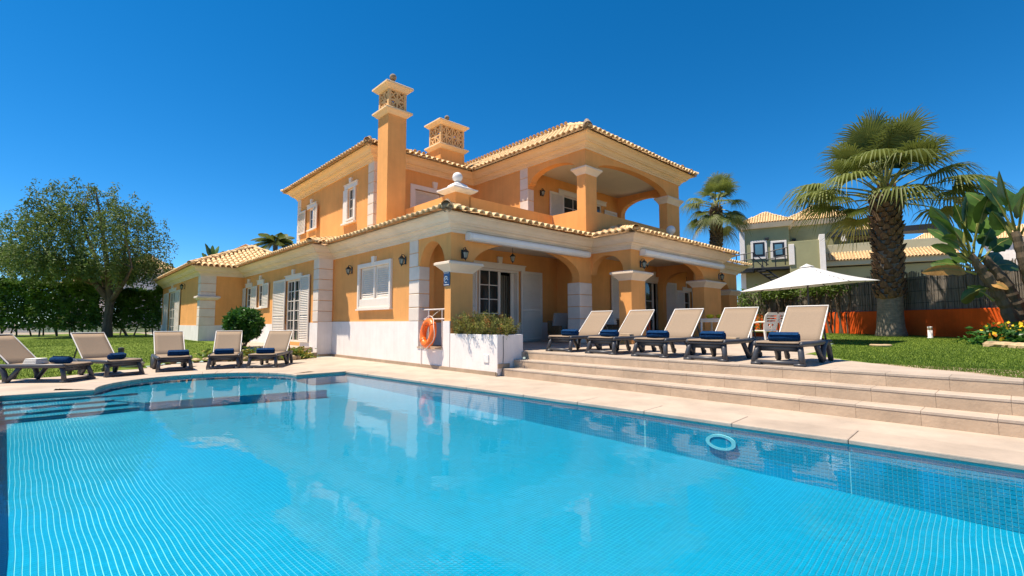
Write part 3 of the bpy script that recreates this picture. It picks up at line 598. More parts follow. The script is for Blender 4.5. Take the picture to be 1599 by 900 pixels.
# left wing
window('X', 4.53, 32.9, 35.1, .42, 3.0, cols=2, rows=5, sill=False)
shutter('X', 4.53, 31.2, 32.7, .5, 3.0, .04); shutter('X', 4.53, 35.2, 37.0, .5, 3.0, .04)
# long middle front
window('X', 6.35, 18.25, 19.8, .45, 2.82, cols=2, rows=6, sill=False, leaves=2); shutter('X', 6.35, 19.84, 21.3, .47, 2.9, .04, mid=1.5); shutter('X', 6.35, 17.28, 18.2, .47, 2.9, .04, mid=1.5)
window('X', 6.35, 22.92, 23.62, 1.86, 2.9, cols=1, rows=3, leaves=1); window('X', 6.35, 24.75, 25.55, 1.92, 2.86, cols=1, rows=3, leaves=1)
shutter('X', 6.35, 23.72, 24.62, 1.82, 2.86, .04); shutter('X', 6.35, 22.0, 22.84, 1.82, 2.9, .04); shutter('X', 6.35, 25.6, 26.02, 1.9, 2.86, .04)
# shuttered window above the plinth near the pool
o = MB(); q = lambda *a: uvw(o, 'X', 6.87, *a)
q(12.39, 12.5, -.02, .07, 1.6, 3.03); q(14.43, 14.54, -.02, .07, 1.6, 3.03); q(12.5, 14.43, -.019, .069, 2.9, 3.029); q(12.5, 14.43, -.019, .069, 1.601, 1.66); q(13.42, 13.51, -.05, .03, 1.9, 2.9); q(12.5, 14.43, -.12, .045, 1.66, 1.9)
w0 = o.build('window', M['frame'], V); bevel(w0, .01)
shutter('X', 6.87, 12.51, 13.41, 1.9, 2.9, -.06); shutter('X', 6.87, 13.52, 14.42, 1.9, 2.9, -.06)
o = MB(); T = T_('X', 6.87); o.add([T(13.46+s*k, w, z) for w in (.0, .095) for z, s in ((2.98, .07), (3.2, .10)) for k in (-1, 1)], [(0, 1, 3, 2), (4, 6, 7, 5), (0, 2, 6, 4), (1, 5, 7, 3), (2, 3, 7, 6), (0, 4, 5, 1)]); o.build('keystone', M['frame'], w0)
o = MB(); uvw(o, 'X', 6.87, 12.36, 14.57, .0, .10, 1.55, 1.599); o.build('sill', M['frame'], w0)
# porch one: sliding glazed door, one half open
def slider(c, u0, u1, v0, v1, cols, rows, split):
    b = MB(); q = lambda *a: uvw(b, 'Y', c, *a)
    q(u0, u0+.06, -.16, .03, v0, v1); q(u1-.06, u1, -.16, .03, v0, v1); q(u0+.06, u1-.06, -.159, .029, v1-.07, v1); q(split-.05, split+.05, -.10, -.04, v0, v1-.07); q(u0+.06, u0+.13, -.10, -.05, v0, v1-.07)
    o = b.build('sliding_door', M['frame'], V)
    g = MB(); uvw(g, 'Y', c, u0+.13, split-.05, -.08, -.074, v0, v1-.07); g.build('pane', M['glass'], o); g = MB()
    for i in range(1, cols): x = u0+.13+(split-.18-u0)*i/cols; uvw(g, 'Y', c, x-.014, x+.014, -.07, -.05, v0, v1-.07)
    for i in range(1, rows): z = v0+(v1-.07-v0)*i/rows; uvw(g, 'Y', c, u0+.13, split-.05, -.071, -.052, z-.014, z+.014)
    g.build('glazing_bars', M['frame'], o)
    g = MB(); uvw(g, 'Y', c, u1-.20, u1-.06, -.20, -.15, v0, v1-.07); g.build('door_leaf', M['frame'], o)
    g = MB(); uvw(g, 'Y', c, u0-.22, u1+.3, 0, .055, v1+.01, v1+.17); uvw(g, 'Y', c, u0-.25, u1+.33, 0, .08, v1+.171, v1+.21); g.build('lintel', M['frame'], o)
    g = MB(); m = (u0+u1)/2; T = T_('Y', c); g.add([T(m+s*k, w, z) for w in (0, .09) for z, s in ((v1+.21, .07), (v1+.42, .10)) for k in (-1, 1)], [(0, 1, 3, 2), (4, 6, 7, 5), (0, 2, 6, 4), (1, 5, 7, 3), (2, 3, 7, 6), (0, 4, 5, 1)]); g.build('keystone', M['frame'], o)
    return o
d1 = slider(11.8, 9.6, 11.38, .53, 2.93, 2, 5, 10.55)
shutter('Y', 11.8, 11.46, 12.52, .56, 2.95, .05, mid=1.6); shutter('Y', 11.8, 8.55, 9.5, .56, 2.95, .05, mid=1.6)
d2 = slider(10.6, 17.55, 19.0, .53, 2.9, 1, 3, 18.3)
shutter('Y', 10.6, 15.1, 16.6, .56, 2.92, .05, mid=1.6); shutter('Y', 10.6, 19.06, 20.15, .56, 2.92, .05, mid=1.6)
window('Y', 10.6, 20.95, 21.6, .6, 2.6, leaves=1, cols=1, rows=4, sill=False); shutter('Y', 10.6, 20.2, 20.9, .6, 2.62, .05); shutter('Y', 10.6, 21.66, 22.6, .6, 2.62, .05)
b = MB()   # rooms behind the doors: near-black shells, indoor shade put into the colour
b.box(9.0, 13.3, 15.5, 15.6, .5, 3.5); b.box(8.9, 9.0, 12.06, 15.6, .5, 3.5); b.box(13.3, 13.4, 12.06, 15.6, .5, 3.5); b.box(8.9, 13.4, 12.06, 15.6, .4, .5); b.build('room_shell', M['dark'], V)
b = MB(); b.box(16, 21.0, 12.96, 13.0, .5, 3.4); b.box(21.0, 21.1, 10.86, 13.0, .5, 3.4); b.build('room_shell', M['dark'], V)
b = MB()
for k in range(9): b.box(10.85+.055*k, 10.885+.055*k, 12.2+.03*(k % 2), 12.24+.03*(k % 2), .55, 2.8)
b.build('curtain', M['curtain'], V)
b = MB(); b.lathe([(.16, .0), (.18, .03), (.05, .06), (.04, .4), (.2, .42), (.16, .85)], (10.15, 13.2, .9), 12); b.box(9.8, 10.5, 13.0, 13.5, .5, .9); b.build('table_lamp', M['curtain'], V)
# upper storey
window('X', 7.9, 17.28, 17.82, 5.2, 6.42, cols=2, rows=3, leaves=1, lw=.3)
o = MB(); q = lambda *a: uvw(o, 'X', 7.9, *a); q(17.12, 17.28, 0, .06, 5.08, 6.419); q(17.82, 18.2, 0, .06, 5.08, 6.419); q(17.08, 18.24, 0, .12, 5.0, 5.079); bevel(o.build('window_surround', M['frame'], V), .008)
window('X', 7.9, 21.25, 21.95, 5.38, 6.35, cols=2, rows=2, leaves=1, lw=.2); shutter('X', 7.9, 22.3, 23.2, 5.3, 6.38, .04); shutter('X', 7.9, 20.75, 21.15, 5.3, 6.38, .10)
b = MB(); q = lambda *a: uvw(b, 'Y', 15.7, *a); q(9.4, 9.6, -.05, .05, 4.05, 6.5); q(12.0, 12.2, -.05, .05, 4.05, 6.5); q(9.6, 12.0, -.049, .049, 6.33, 6.499)
wu = b.build('window', M['frame'], V); shutter('Y', 15.7, 9.62, 10.78, 4.1, 6.32, -.10, mid=5.2); shutter('Y', 15.7, 10.82, 11.98, 4.1, 6.32, -.10, mid=5.2)
g = MB(); T = T_('Y', 15.7); g.add([T(10.5+s*k, w, z) for w in (.0, .09) for z, s in ((6.5, .07), (6.76, .11)) for k in (-1, 1)], [(0, 1, 3, 2), (4, 6, 7, 5), (0, 2, 6, 4), (1, 5, 7, 3), (2, 3, 7, 6), (0, 4, 5, 1)]); g.build('keystone', M['frame'], wu)
window('Y', 12.6, 14.78, 17.4, 4.2, 6.42, cols=2, rows=5, sill=False, key=False, lw=.32); shutter('Y', 12.6, 13.87, 14.72, 4.2, 6.42, .05); shutter('Y', 12.6, 17.55, 18.5, 4.2, 6.25, .05)
# awning cassettes under the cornice
def awning(x0, x1, y, label):
    t = thing('awning', label, 'awning', (x0, y, 3.25), 0, 'folded awnings under the porch cornice'); L = x1-x0; b = MB()
    pr = [(0, 0), (-.17, .0), (-.22, .05), (-.22, .13), (-.18, .18), (0, .2)]
    b.add([(x, w, z) for x in (.10, L-.10) for w, z in pr], [(i, (i+1) % 6, 6+(i+1) % 6, 6+i) for i in range(6)]); bevel(b.build('cassette', M['awning'], t), .008)
    for xa, xb2 in ((0, .10), (L-.10, L)):
        b = MB(); b.add([(x, w*1.06, z*1.04-.006) for x in (xa, xb2) for w, z in pr], [(i, (i+1) % 6, 6+(i+1) % 6, 6+i) for i in range(6)]+[tuple(range(6))[::-1], tuple(range(6, 12))]); bevel(b.build('end_cap', M['white_stone'], t), .008)
    b = MB(); b.box(.12, L-.12, -.19, -.02, -.02, -.001); b.build('front_rail', M['shutter'], t)
awning(7.30, 12.22, 9.505, 'long white awning cassette over the wide arch behind the planter')
awning(13.0, 18.8, 7.995, 'long white awning cassette over the far porch arch behind the loungers')
# chimneys
def lattice(u, v):
    """pierced panel: outline and triangular holes"""
    H = []; nx = max(1, round(u/.36)); ny = 2; w, h = u/nx, v/ny
    for i in range(nx):
        for j in range(ny):
            x, y = i*w, j*h; g = .036; cx, cy = x+w/2, y+h/2
            for T in ([(x+g*2, y+g), (x+w-2*g, y+g), (cx, cy-g)], [(x+g*2, y+h-g), (cx, cy+g), (x+w-g*2, y+h-g)], [(x+g, y+2*g), (cx-g, cy), (x+g, y+h-2*g)], [(x+w-g, y+2*g), (x+w-g, y+h-2*g), (cx+g, cy)]): H.append(T)
    return rect(0, u, 0, v), H
def chimney(x0, x1, y0, y1, zb, z1, lat, tp):
    b = MB(); b.rings4([(x0, x1, y0, y1, zb), (x0, x1, y0, y1, z1)]) if not tp else b.rings4([(x0-tp, x1+tp, y0-tp, y1+tp, zb), (x0, x1, y0, y1, z1)])
    c = b.build('chimney', M['plaster'], V)
    def band(z, o, h): 
        b = MB(); b.rings4([(x0-a, x1+a, y0-a, y1+a, z+h*f) for a, f in ((.0, 0), (.04, .1), (o*.6, .4), (o*.95, .62), (o, .64), (o, .9), (o-.02, 1))]); b.build('chimney_band', M['cornice_bounce'], c)
    band(z1, .16, .2); zl = z1+.2; f = .03
    for p, a0, a1, cc in (('X', y0+f, y1-f, x0+f), ('Y', x0+f, x1-f, y0+f), ('X', y0+f, y1-f, x1-f-.06), ('Y', x0+f, x1-f, y1-f-.06)):
        ol, H = lattice(a1-a0, lat); vv, ff = fill2d([ol]+H, .06); T = T_(p, cc); b = MB(); b.add([T(a0+u, -.03+w, zl+h) for u, h, w in vv], ff); b.build('lattice_panel', M['clay_lattice'], c)
    for x in (x0+.005, x1-.105): 
        for y in (y0+.005, y1-.105): b = MB(); b.box(x, x+.1, y, y+.1, zl, zl+lat); b.build('chimney_post', M['clay_lattice'], c)
    band(zl+lat, .17, .2); zt = zl+lat+.2; cx, cy = (x0+x1)/2, (y0+y1)/2; w = (x1-x0)/2; d = (y1-y0)/2
    b = MB(); b.rings4([(cx-w*k, cx+w*k, cy-d*k, cy+d*k, zt+h) for k, h in ((1.05, 0), (.9, .06), (.6, .12), (.35, .2), (.22, .24))]); b.build('chimney_cap', M['finial'], c)
    b = MB(); b.lathe([(.09, 0), (.1, .04), (.06, .07), (.055, .12)]+[(.12*math.sin(a), .22-.12*math.cos(a)) for a in [R(28+16*i) for i in range(10)]]+[(.01, .34)], (cx, cy, zt+.2), 14); smooth(b.build('chimney_finial', M['finial'], c))
chimney(7.52, 8.21, 14.02, 14.72, 3.9, 8.16, .67, 0); chimney(12.05, 13.4, 17.55, 18.5, 7.0, 9.12, .92, .03)
# ================================================================== fixtures
def lantern(x, y, z, face, label, s=1., hang=False):
    t = thing('wall_lantern' if not hang else 'hanging_lantern', label, 'lantern', (x, y, z), 0 if face == 'Y' else -math.pi/2, 'black wall lanterns of the villa' if not hang else 'lanterns hanging in the porch arches'); s *= .78; t.scale = (s, s, s)
    b = MB(); oy = -.17 if not hang else 0
    if not hang: b.box(-.045, .045, -.02, .0, -.14, .14); b.tube([(0, -.01, .1), (0, -.08, .2), (0, -.17, .2), (0, -.17, .16)], .013, 6); b.tube([(0, -.01, -.08), (0, -.1, -.16), (0, -.17, -.17)], .01, 6)
    else: b.tube([(0, 0, .16), (0, 0, .42)], .008, 5)
    b.build('bracket', M['metal_black'], t)
    b = MB(); b.lathe([(.015, .17), (.03, .15), (.115, .06), (.12, .045), (.1, .04)], (0, oy, 0), 6); b.lathe([(.055, -.15), (.06, -.13), (.02, -.19), (.01, -.22)], (0, oy, 0), 6); b.build('hood', M['metal_black'], t)
    b = MB()
    for i in range(6): a = math.pi*2*i/6; b.tube([(.1*math.cos(a), oy+.1*math.sin(a), .045), (.056*math.cos(a), oy+.056*math.sin(a), -.14)], .008, 4)
    b.build('cage', M['metal_black'], t); b = MB(); b.lathe([(.05, -.14), (.09, .045)], (0, oy, 0), 6); b.build('glass', M['lamp_glass'], t)
    return t
lantern(6.87, 15.08, 2.9, 'X', 'black lantern on the orange wall left of the shuttered window'); lantern(6.87, 11.66, 2.9, 'X', 'black lantern between the shuttered window and the white corner blocks')
lantern(7.22, 9.51, 2.88, 'Y', 'black lantern above the capital of the planter corner pier'); lantern(9.9, 10.5, 3.14, 'Y', 'small black lantern hanging in the arch above the sliding door', 1, True)
lantern(13.05, 8.0, 2.98, 'Y', 'black lantern above the pier between the two awnings'); lantern(14.05, 8.35, 3.16, 'Y', 'small black lantern hanging under the start of the far awning', 1, True)
lantern(18.75, 8.0, 2.95, 'Y', 'black lantern above the last wide pier beside the umbrella'); lantern(21.3, 10.6, 3.2, 'Y', 'black lantern inside the farthest porch arch')
lantern(4.53, 30.2, 3.1, 'X', 'black lantern beside the garden door of the left wing', 1.1); lantern(13.4, 12.6, 6.25, 'Y', 'black lantern on the upper balcony wall beside the open shutter')
t = thing('number_plaque', 'blue glazed tile plaque with a white emblem on the corner pier', 'plaque', (6.858, 9.655, 2.24), -math.pi/2)
b = MB()
for i in range(2):
    for j in range(3): bevel(link('tile', (lambda q: (q.box(-.125+.126*i, -.002+.126*i, -.014, .0, -.17+.115*j, -.058+.115*j), q.mesh())[1])(MB()), M['blue_tile'], t), .003)
b = MB()
b.tube([(.075*math.cos(a)-.01, -.018, .075*math.sin(a)-.01) for a in [R(40+20*i) for i in range(14)]], .017, 6); b.lathe([(.0, -.006), (.03, 0), (0, .006)], (.035, -.019, .03), 8); b.tube([(-.03, -.018, -.02), (.02, -.018, .03), (.06, -.018, -.03)], .014, 6); b.build('emblem', M['white_tile'], t)
b = MB(); b.tube([(-.1, -.018, -.145), (.1, -.018, -.145)], .006, 4); b.tube([(-.1, -.018, .15), (.1, -.018, .15)], .006, 4); b.build('border_line', M['white_tile'], t)
t = thing('railing', 'low white metal rail across the arched side opening of the porch', 'railing', (6.98, 10.35, .53))
b = MB(); b.tube([(0, -.53, .72), (0, .56, .72)], .02, 8); b.tube([(0, -.53, .97), (0, .62, .97)], .02, 8); b.tube([(0, .62, .97), (-.08, .66, 1.0), (-.1, .66, 1.06)], .018, 6); b.build('rail', M['steel'], t)
for y in (-.33, .28): b = MB(); b.tube([(0, y, .0), (0, y, .97)], .016, 6); b.build('post', M['steel'], t)
for y in (-.42,): 
    b = MB()
    for k in range(6): b.tube([(0, y-.05, .1+.1*k), (0, y+.06, .1+.1*k)], .01, 5)
    b.build('rung', M['steel'], t)
t = thing('life_ring', 'orange life ring hanging on the plinth under the arched opening', 'life ring', (6.73, 10.28, .90)); t.rotation_euler = (R(4), R(8), R(-6))
N = 36; rr = .265
b = MB(); b.tube([(0, rr*math.cos(a), rr*1.12*math.sin(a)) for a in [2*math.pi*i/N for i in range(N)]], .085, 12, closed=True); smooth(b.build('ring', M['ring'], t))
for k in range(4):
    b = MB(); a = R(45+90*k); P = Vector((0, rr*math.cos(a), rr*1.12*math.sin(a))); d = Vector((0, -math.sin(a), math.cos(a)*1.12)).normalized(); b.tube([P-d*.03, P+d*.03], .09, 12); smooth(b.build('band', M['ring'], t))
b = MB(); b.tube([(-.02+.02*math.sin(4*a), (rr+.10+.02*math.sin(4*a+1.5))*math.cos(a), (rr+.10+.02*math.sin(4*a+1.5))*1.12*math.sin(a)) for a in [2*math.pi*i/48 for i in range(48)]], .009, 6, closed=True); b.build('grab_rope', M['rope'], t)
b = MB(); b.tube([(.0, 0, .38), (.12, 0, .52), (.24, .02, .62)], .008, 5); b.build('hanging_cord', M['rope'], t)
b = MB(); b.tube([(6.825, 10.75, .06), (6.825, 10.75, 1.0)], .012, 6); tag(b.build('drain_pipe', M['white_stone']), 'thin white pipe running down the plinth beside the life ring', 'pipe')
# planter with rosemary
t = thing('planter', 'white rendered planter box at the foot of the porch corner pier', 'planter', (6.85, 7.75, 0))
Xp = .78
b = MB(); b.box(0, .1, 0, 1.75, .0, .89); b.box(.1, Xp, 0, .1, 0, .888); b.box(Xp-.1, Xp, .1, 1.75, .3, .887); b.box(.1, Xp-.1, 1.65, 1.75, .3, .886); bevel(b.build('box', M['white_plaster'], t), .008)
b = MB(); b.box(.1, Xp-.1, .1, 1.65, .5, .80); b.build('soil', M['soil'], t)
b = MB(); b.box(-.018, -.001, .28, .46, .27, .45); bevel(b.build('hatch_plate', M['white_stone'], t), .006)
b = MB(); b.box(-.02, -.001, 0, 1.72, 0, .07); b.box(.0, .34, -.022, -.001, .165, .26); b.build('skirting', M['skirt'], t)
b = MB(); b.tube([(.16, -.012, .86), (.165, -.013, .5), (.15, -.013, .2), (.08, -.03, .02), (.0, -.06, .006), (-.06, -.02, .006)], .006, 5); b.build('cable', M['metal_black'], t)
# ================================================================== LOUNGERS
def bar(b, p, q, w=.03, h=.02):
    p, q = Vector(p), Vector(q); d = (q-p); L = d.length; d.normalize(); y = Vector((0, 1, 0)); 
    if abs(d.y) > .9: y = Vector((1, 0, 0))
    n = d.cross(y).normalized(); y = n.cross(d); return b.obox((p+q)/2, d, y, n, L/2, w/2, h/2)
def make_lounger():
    """long axis +x from foot to head; frame of dark resin, taupe sling"""
    t = link('sun_lounger', None); H = .325; w = .325
    b = MB(); f = b
    for s in (-1, 1): b.tube([(.02, s*w, H-.02), (.05, s*w, H), (.6, s*w, H-.005), (1.2, s*w, H), (1.62, s*w, H+.0)], [.03, .042, .042, .042, .036], 8, sx=.8)
    o = smooth(b.build('side_rail', M['charcoal'], t))
    for x in (.05, .62, 1.18): b = MB(); b.tube([(x, -w, H-.02), (x, w, H-.02)], .026, 8); smooth(b.build('cross_bar', M['charcoal'], t))
    # foot frame: splayed legs joined by a top plate and a sled bar
    b = MB()
    for s in (-1, 1): b.tube([(.10, s*.285, H-.02), (.05, s*.31, .2), (.0, s*.335, .035)], [.045, .042, .044], 8); b.obox((.01, s*.30, .02), Vector((1, 0, 0)), Vector((0, 1, 0)), Vector((0, 0, 1)), .05, .07, .02)
    b.tube([(.0, -.335, .045), (.0, .335, .045)], .033, 8); bar(b, (.10, -.28, H-.065), (.10, .28, H-.065), .05, .10); smooth(b.build('leg', M['charcoal'], t))
    for s in (-1, 1):
        b = MB(); b.tube([(.86, s*.30, H-.02), (.97, s*.31, .16), (1.08, s*.32, .02)], [.042, .042, .042], 8); smooth(b.build('leg', M['charcoal'], t))
        b = MB(); P = [(1.09, .025), (1.10, .12), (1.14, .22), (1.21, .29), (1.30, .318), (1.40, .30), (1.47, .235), (1.52, .13), (1.56, .02)]
        b.tube([(x, s*.33, z) for x, z in P], [.05, .047, .046, .046, .046, .046, .046, .043, .04], 8); smooth(b.build('leg', M['charcoal'], t))
    def sheet(pts, hw, th, name, m):
        b = MB(); vs = []; n = 9
        for k, (x, z) in enumerate(pts):
            for i in range(n): y = -hw+2*hw*i/(n-1); sag = -.018*(1-(y/hw)**2)*math.sin(math.pi*min(1, max(0, k/(len(pts)-1)))); vs.append((x, y, z+sag))
        K = len(pts); m0 = len(vs); vs += [(x, y, z-th) for x, y, z in vs]
        fs = [(r*n+i, r*n+i+1, r*n+n+i+1, r*n+n+i) for r in range(K-1) for i in range(n-1)]; fs += [tuple(m0+q for q in f[::-1]) for f in fs]
        fs += [(r*n, r*n+n, m0+r*n+n, m0+r*n) for r in range(K-1)]+[(r*n+n-1, m0+r*n+n-1, m0+r*n+2*n-1, r*n+2*n-1) for r in range(K-1)]+[(i, m0+i, m0+i+1, i+1) for i in range(n-1)]+[((K-1)*n+i, (K-1)*n+i+1, m0+(K-1)*n+i+1, m0+(K-1)*n+i) for i in range(n-1)]
        b.add(vs, fs); return smooth(b.build(name, m, t))
    sheet([(0, H+.02), (.03, H+.035), (.3, H+.035), (.6, H+.033), (.85, H+.035), (1.07, H+.04)], .30, .014, 'seat', M['sling'])
    B = [(1.07+.58*k/5, H+.045+.565*k/5) for k in range(6)]
    bk = sheet(B, .31, .016, 'backrest', M['sling'])
    b = MB(); b.tube([(x-.004, -.318, z) for x, z in B]+[(B[-1][0], .318, B[-1][1])]+[(x-.004, .318, z) for x, z in B[::-1]], .012, 6); b.build('piping', M['piping'], bk)
    b = MB()
    for s in (-1, 1): b.tube([(1.09, s*.30, H+.03), (1.665, s*.30, H+.58)], .014, 6)
    b.tube([(1.665, -.30, H+.58), (1.665, .30, H+.58)], .014, 6); b.tube([(1.40, -.28, H+.30), (1.54, -.28, H+.01)], .016, 6); b.tube([(1.40, .28, H+.30), (1.54, .28, H+.01)], .016, 6); b.tube([(1.40, -.28, H+.30), (1.40, .28, H+.30)], .014, 6); b.build('back_frame', M['charcoal'], t)
    for y in (-.33, .33): b = MB(); b.tube([(1.57, y-.03, .05), (1.57, y+.03, .05)], .05, 12); b.build('wheel', M['metal_black'], t)
    return t
LPROTO = make_lounger(); used = [False]
SPOTS = [  # front centre, ground height, direction of the head end in degrees, label
    ((8.14, 7.12), .5, 0, 'terrace sun lounger nearest the planter, in front of the outdoor sofa'), ((8.11, 5.96), .5, 0, 'second terrace sun lounger from the planter, with a folded beige cloth on its seat'),
    ((8.03, 4.78), .5, 0, 'middle sun lounger of the five on the terrace'), ((7.97, 3.68), .5, 0, 'fourth terrace sun lounger from the planter, its back just before the white chairs'),
    ((7.87, 2.52), .5, 0, 'last terrace sun lounger at the right beside the lawn'),
    ((.25, 13.08), 0, 180-40, 'sun lounger at the left edge of the deck with a white cloth beside its towel'), ((1.01, 13.55), 0, 180-68, 'sun lounger second from the left, with a small black garden light behind it'),
    ((1.97, 13.96), 0, 180-92, 'sun lounger behind the round end of the pool facing straight at the camera'), ((2.97, 13.85), 0, 180-106, 'sun lounger on the pool deck in front of the round green shrub'),
    ((3.75, 13.42), 0, 180-122, 'sun lounger by the steps to the garden door of the villa')]
TW_LAB = ['navy towel roll on the terrace lounger nearest the planter', 'navy towel roll on the second terrace lounger from the planter', 'navy towel roll on the middle terrace lounger', 'navy towel roll on the fourth terrace lounger from the planter', 'navy towel roll on the last terrace lounger beside the lawn',
          'bright navy towel roll beside the white cloth on the leftmost lounger', 'navy towel roll on the second lounger from the left', 'navy towel roll on the lounger behind the round end of the pool', 'navy towel roll on the lounger in front of the round shrub', 'navy towel roll on the lounger by the garden steps']
def towel():
    t = link('towel_roll', None); b = MB(); N = 20; 
    b.tube([(0, -.215, .0), (0, -.21, 0), (.004, -.1, .002), (-.003, .08, 0), (0, .21, 0), (0, .215, 0)], [.054, .062, .067, .065, .063, .052], N); smooth(b.build('roll', M['towel'], t))
    b = MB()   # the wound layers seen at each end
    for s in (-1, 1): b.tube([((.012+.0085*a)*math.cos(a), s*(.218), (.012+.0078*a)*math.sin(a)) for a in [i*.45 for i in range(13)]], .006, 5)
    b.build('wound_edge', M['towel'], t); b = MB(); b.obox((-.03, 0, .058), Vector((.9, 0, .42)).normalized(), Vector((0, 1, 0)), Vector((-.42, 0, .9)).normalized(), .05, .205, .004); b.build('loose_end', M['towel'], t)
    return t
TPROTO = towel()
for i, ((x, y), z, deg, lab) in enumerate(SPOTS):
    o = LPROTO if i == 0 else copy_tree(LPROTO); o.location = (x, y, z); o.rotation_euler = (0, 0, R(deg)); tag(o, lab, 'sun lounger', 'sun loungers around the pool')
    d = Vector((math.cos(R(deg)), math.sin(R(deg)))); s = Vector((-d.y, d.x)); k = .42 if i < 5 else .40; off = (.02, .06, .05, .04, .02, -.04, -.02, -.1, .02, .04)[i]
    q = TPROTO if i == 0 else copy_tree(TPROTO); q.location = (x+d.x*k+s.x*off, y+d.y*k+s.y*off, z+.325+.033+.056); q.rotation_euler = (0, 0, R(deg+(4, -3, 5, -2, 3, 78, 30, -3, -2, 5)[i])); tag(q, TW_LAB[i], 'towel', 'rolled navy towels on the loungers')
def folded(name, loc, rz, dims, m, label, cat, n=4):
    t = thing(name, label, cat, loc, rz); a, c, h = dims
    for k in range(n): b = MB(); s = 1-.05*k; b.box(-a*s/2, a*s/2, -c*s/2, c*s/2, h*k/n, h*(k+1)/n-.003); bevel(b.build('fold', m, t), h/n*.4, 2)
    return t
def on_l(i, k, s_): (x, y), z, deg, _ = SPOTS[i]; d = Vector((math.cos(R(deg)), math.sin(R(deg)))); return (x+d.x*k-d.y*s_, y+d.y*k+d.x*s_, z+.325+.026)
folded('folded_cloth', on_l(5, .80, .05), R(140), (.26, .3, .11), M['white_cloth'], 'white folded cloth on the leftmost lounger', 'cloth')
folded('folded_cloth', on_l(1, .80, -.12), R(4), (.2, .26, .06), M['beige_cloth'], 'small beige folded cloth on the second terrace lounger', 'cloth', 2)
folded('folded_cloth', on_l(3, .70, -.16), R(-3), (.16, .26, .04), M['beige_cloth'], 'thin beige folded cloth on the fourth terrace lounger', 'cloth', 2)
# ================================================================== TERRACE FURNITURE
t = thing('umbrella', 'large white square parasol standing on the terrace before the reed fence', 'umbrella', (15.4, 4.05, .5))
C = Vector((0, 0, 2.28)); hw = 1.36; ang = R(46.8+3)
b = MB(); n = 10; vs = []
tilt = Matrix.Rotation(R(-4.5), 3, Vector((math.cos(YAW), math.sin(YAW), 0)))
def canopy(u, v):
    r = max(abs(u), abs(v)); p = Vector((u*hw, v*hw, -.60*r-.05*math.sin(math.pi*r)+.03*r*abs(u*v)*0)); 
    return C+tilt @ (Matrix.Rotation(ang+R(45)-R(8), 3, 'Z') @ p)
for i in range(2*n+1):
    for j in range(2*n+1): vs.append(canopy((i-n)/n, (j-n)/n))
N = 2*n+1; fs = [(i*N+j, (i+1)*N+j, (i+1)*N+j+1, i*N+j+1) for i in range(N-1) for j in range(N-1)]
b.add(vs, fs); cn = b.build('canopy', M['canvas'], t); sm = cn.modifiers.new('thickness', 'SOLIDIFY'); sm.thickness = .006
def rim(u, v): return canopy(u, v)
for u, v in ((1, 1), (1, 0), (1, -1), (0, -1), (-1, -1), (-1, 0), (-1, 1), (0, 1)):
    b = MB(); b.tube([canopy(0, 0)+Vector((0, 0, -.05)), canopy(u*.5, v*.5)+Vector((0, 0, -.03)), canopy(u*.99, v*.99)+Vector((0, 0, -.02))], .012, 5); b.build('rib', M['charcoal'], t)
b = MB(); b.tube([(0, 0, 0), (0, 0, 2.26)], .026, 10); b.build('pole', M['charcoal'], t)
b = MB(); b.lathe([(.05, 2.0), (.06, 2.02), (.06, 2.1), (.03, 2.12)], n=12); b.build('hub', M['charcoal'], t); b = MB(); b.lathe([(.28, .0), (.28, .05), (.05, .08), (.045, .35)], n=20); b.build('base', M['charcoal'], t)
b = MB(); vv = [C+tilt @ (Matrix.Rotation(ang+R(37), 3, 'Z') @ Vector((a*.15, c*.15, -.05))) for a, c in ((1, 1), (-1, 1), (-1, -1), (1, -1))]+[C+Vector((0, 0, .045))]; b.add(vv, [(0, 1, 4), (1, 2, 4), (2, 3, 4), (3, 0, 4)]); o = b.build('vent_cap', M['canvas'], t); o.modifiers.new('thickness', 'SOLIDIFY').thickness = .006
t = thing('dining_table', 'white garden table on the terrace with yellow dishes on it', 'table', (16.4, 7.1, .5), R(10))
b = MB(); b.box(-.8, .8, -.45, .45, .74, .78); bevel(b.build('tabletop', M['plastic'], t), .012, 2)
for x in (-.68, .68):
    for y in (-.36, .36): b = MB(); b.tube([(x, y, 0), (x*.96, y*.96, .74)], [.028, .036], 8); b.build('leg', M['plastic'], t)
b = MB(); b.box(-.7, .7, -.37, .37, .66, .738); b.build('apron', M['plastic'], t)
for i, (x, y) in enumerate(((-.45, .05), (-.1, -.15), (.22, -.02))):
    d = thing('yellow_bowl', 'yellow dish on the white garden table, %s' % ('the left one', 'the middle one', 'the right one')[i], 'bowl', (16.4+x, 7.1+y, 1.28), 0, 'yellow dishes on the garden table')
    b = MB(); b.lathe([(.06, 0), (.07, .01), (.13, .07), (.15, .11), (.14, .11), (.11, .06), (.02, .03)], n=14); smooth(b.build('dish', M['yellow'], d)); b = MB()
    for k in range(5): a = k*1.26+i; b.lathe([(.005, -.045)]+[(.045*math.sin(q), -.045*math.cos(q)) for q in (.6, 1.1, 1.57, 2.1, 2.6)]+[(.004, .05)], (.06*math.cos(a), .06*math.sin(a), .10), 8)
    stuff(smooth(b.build('fruit', M['yellow'], d)))
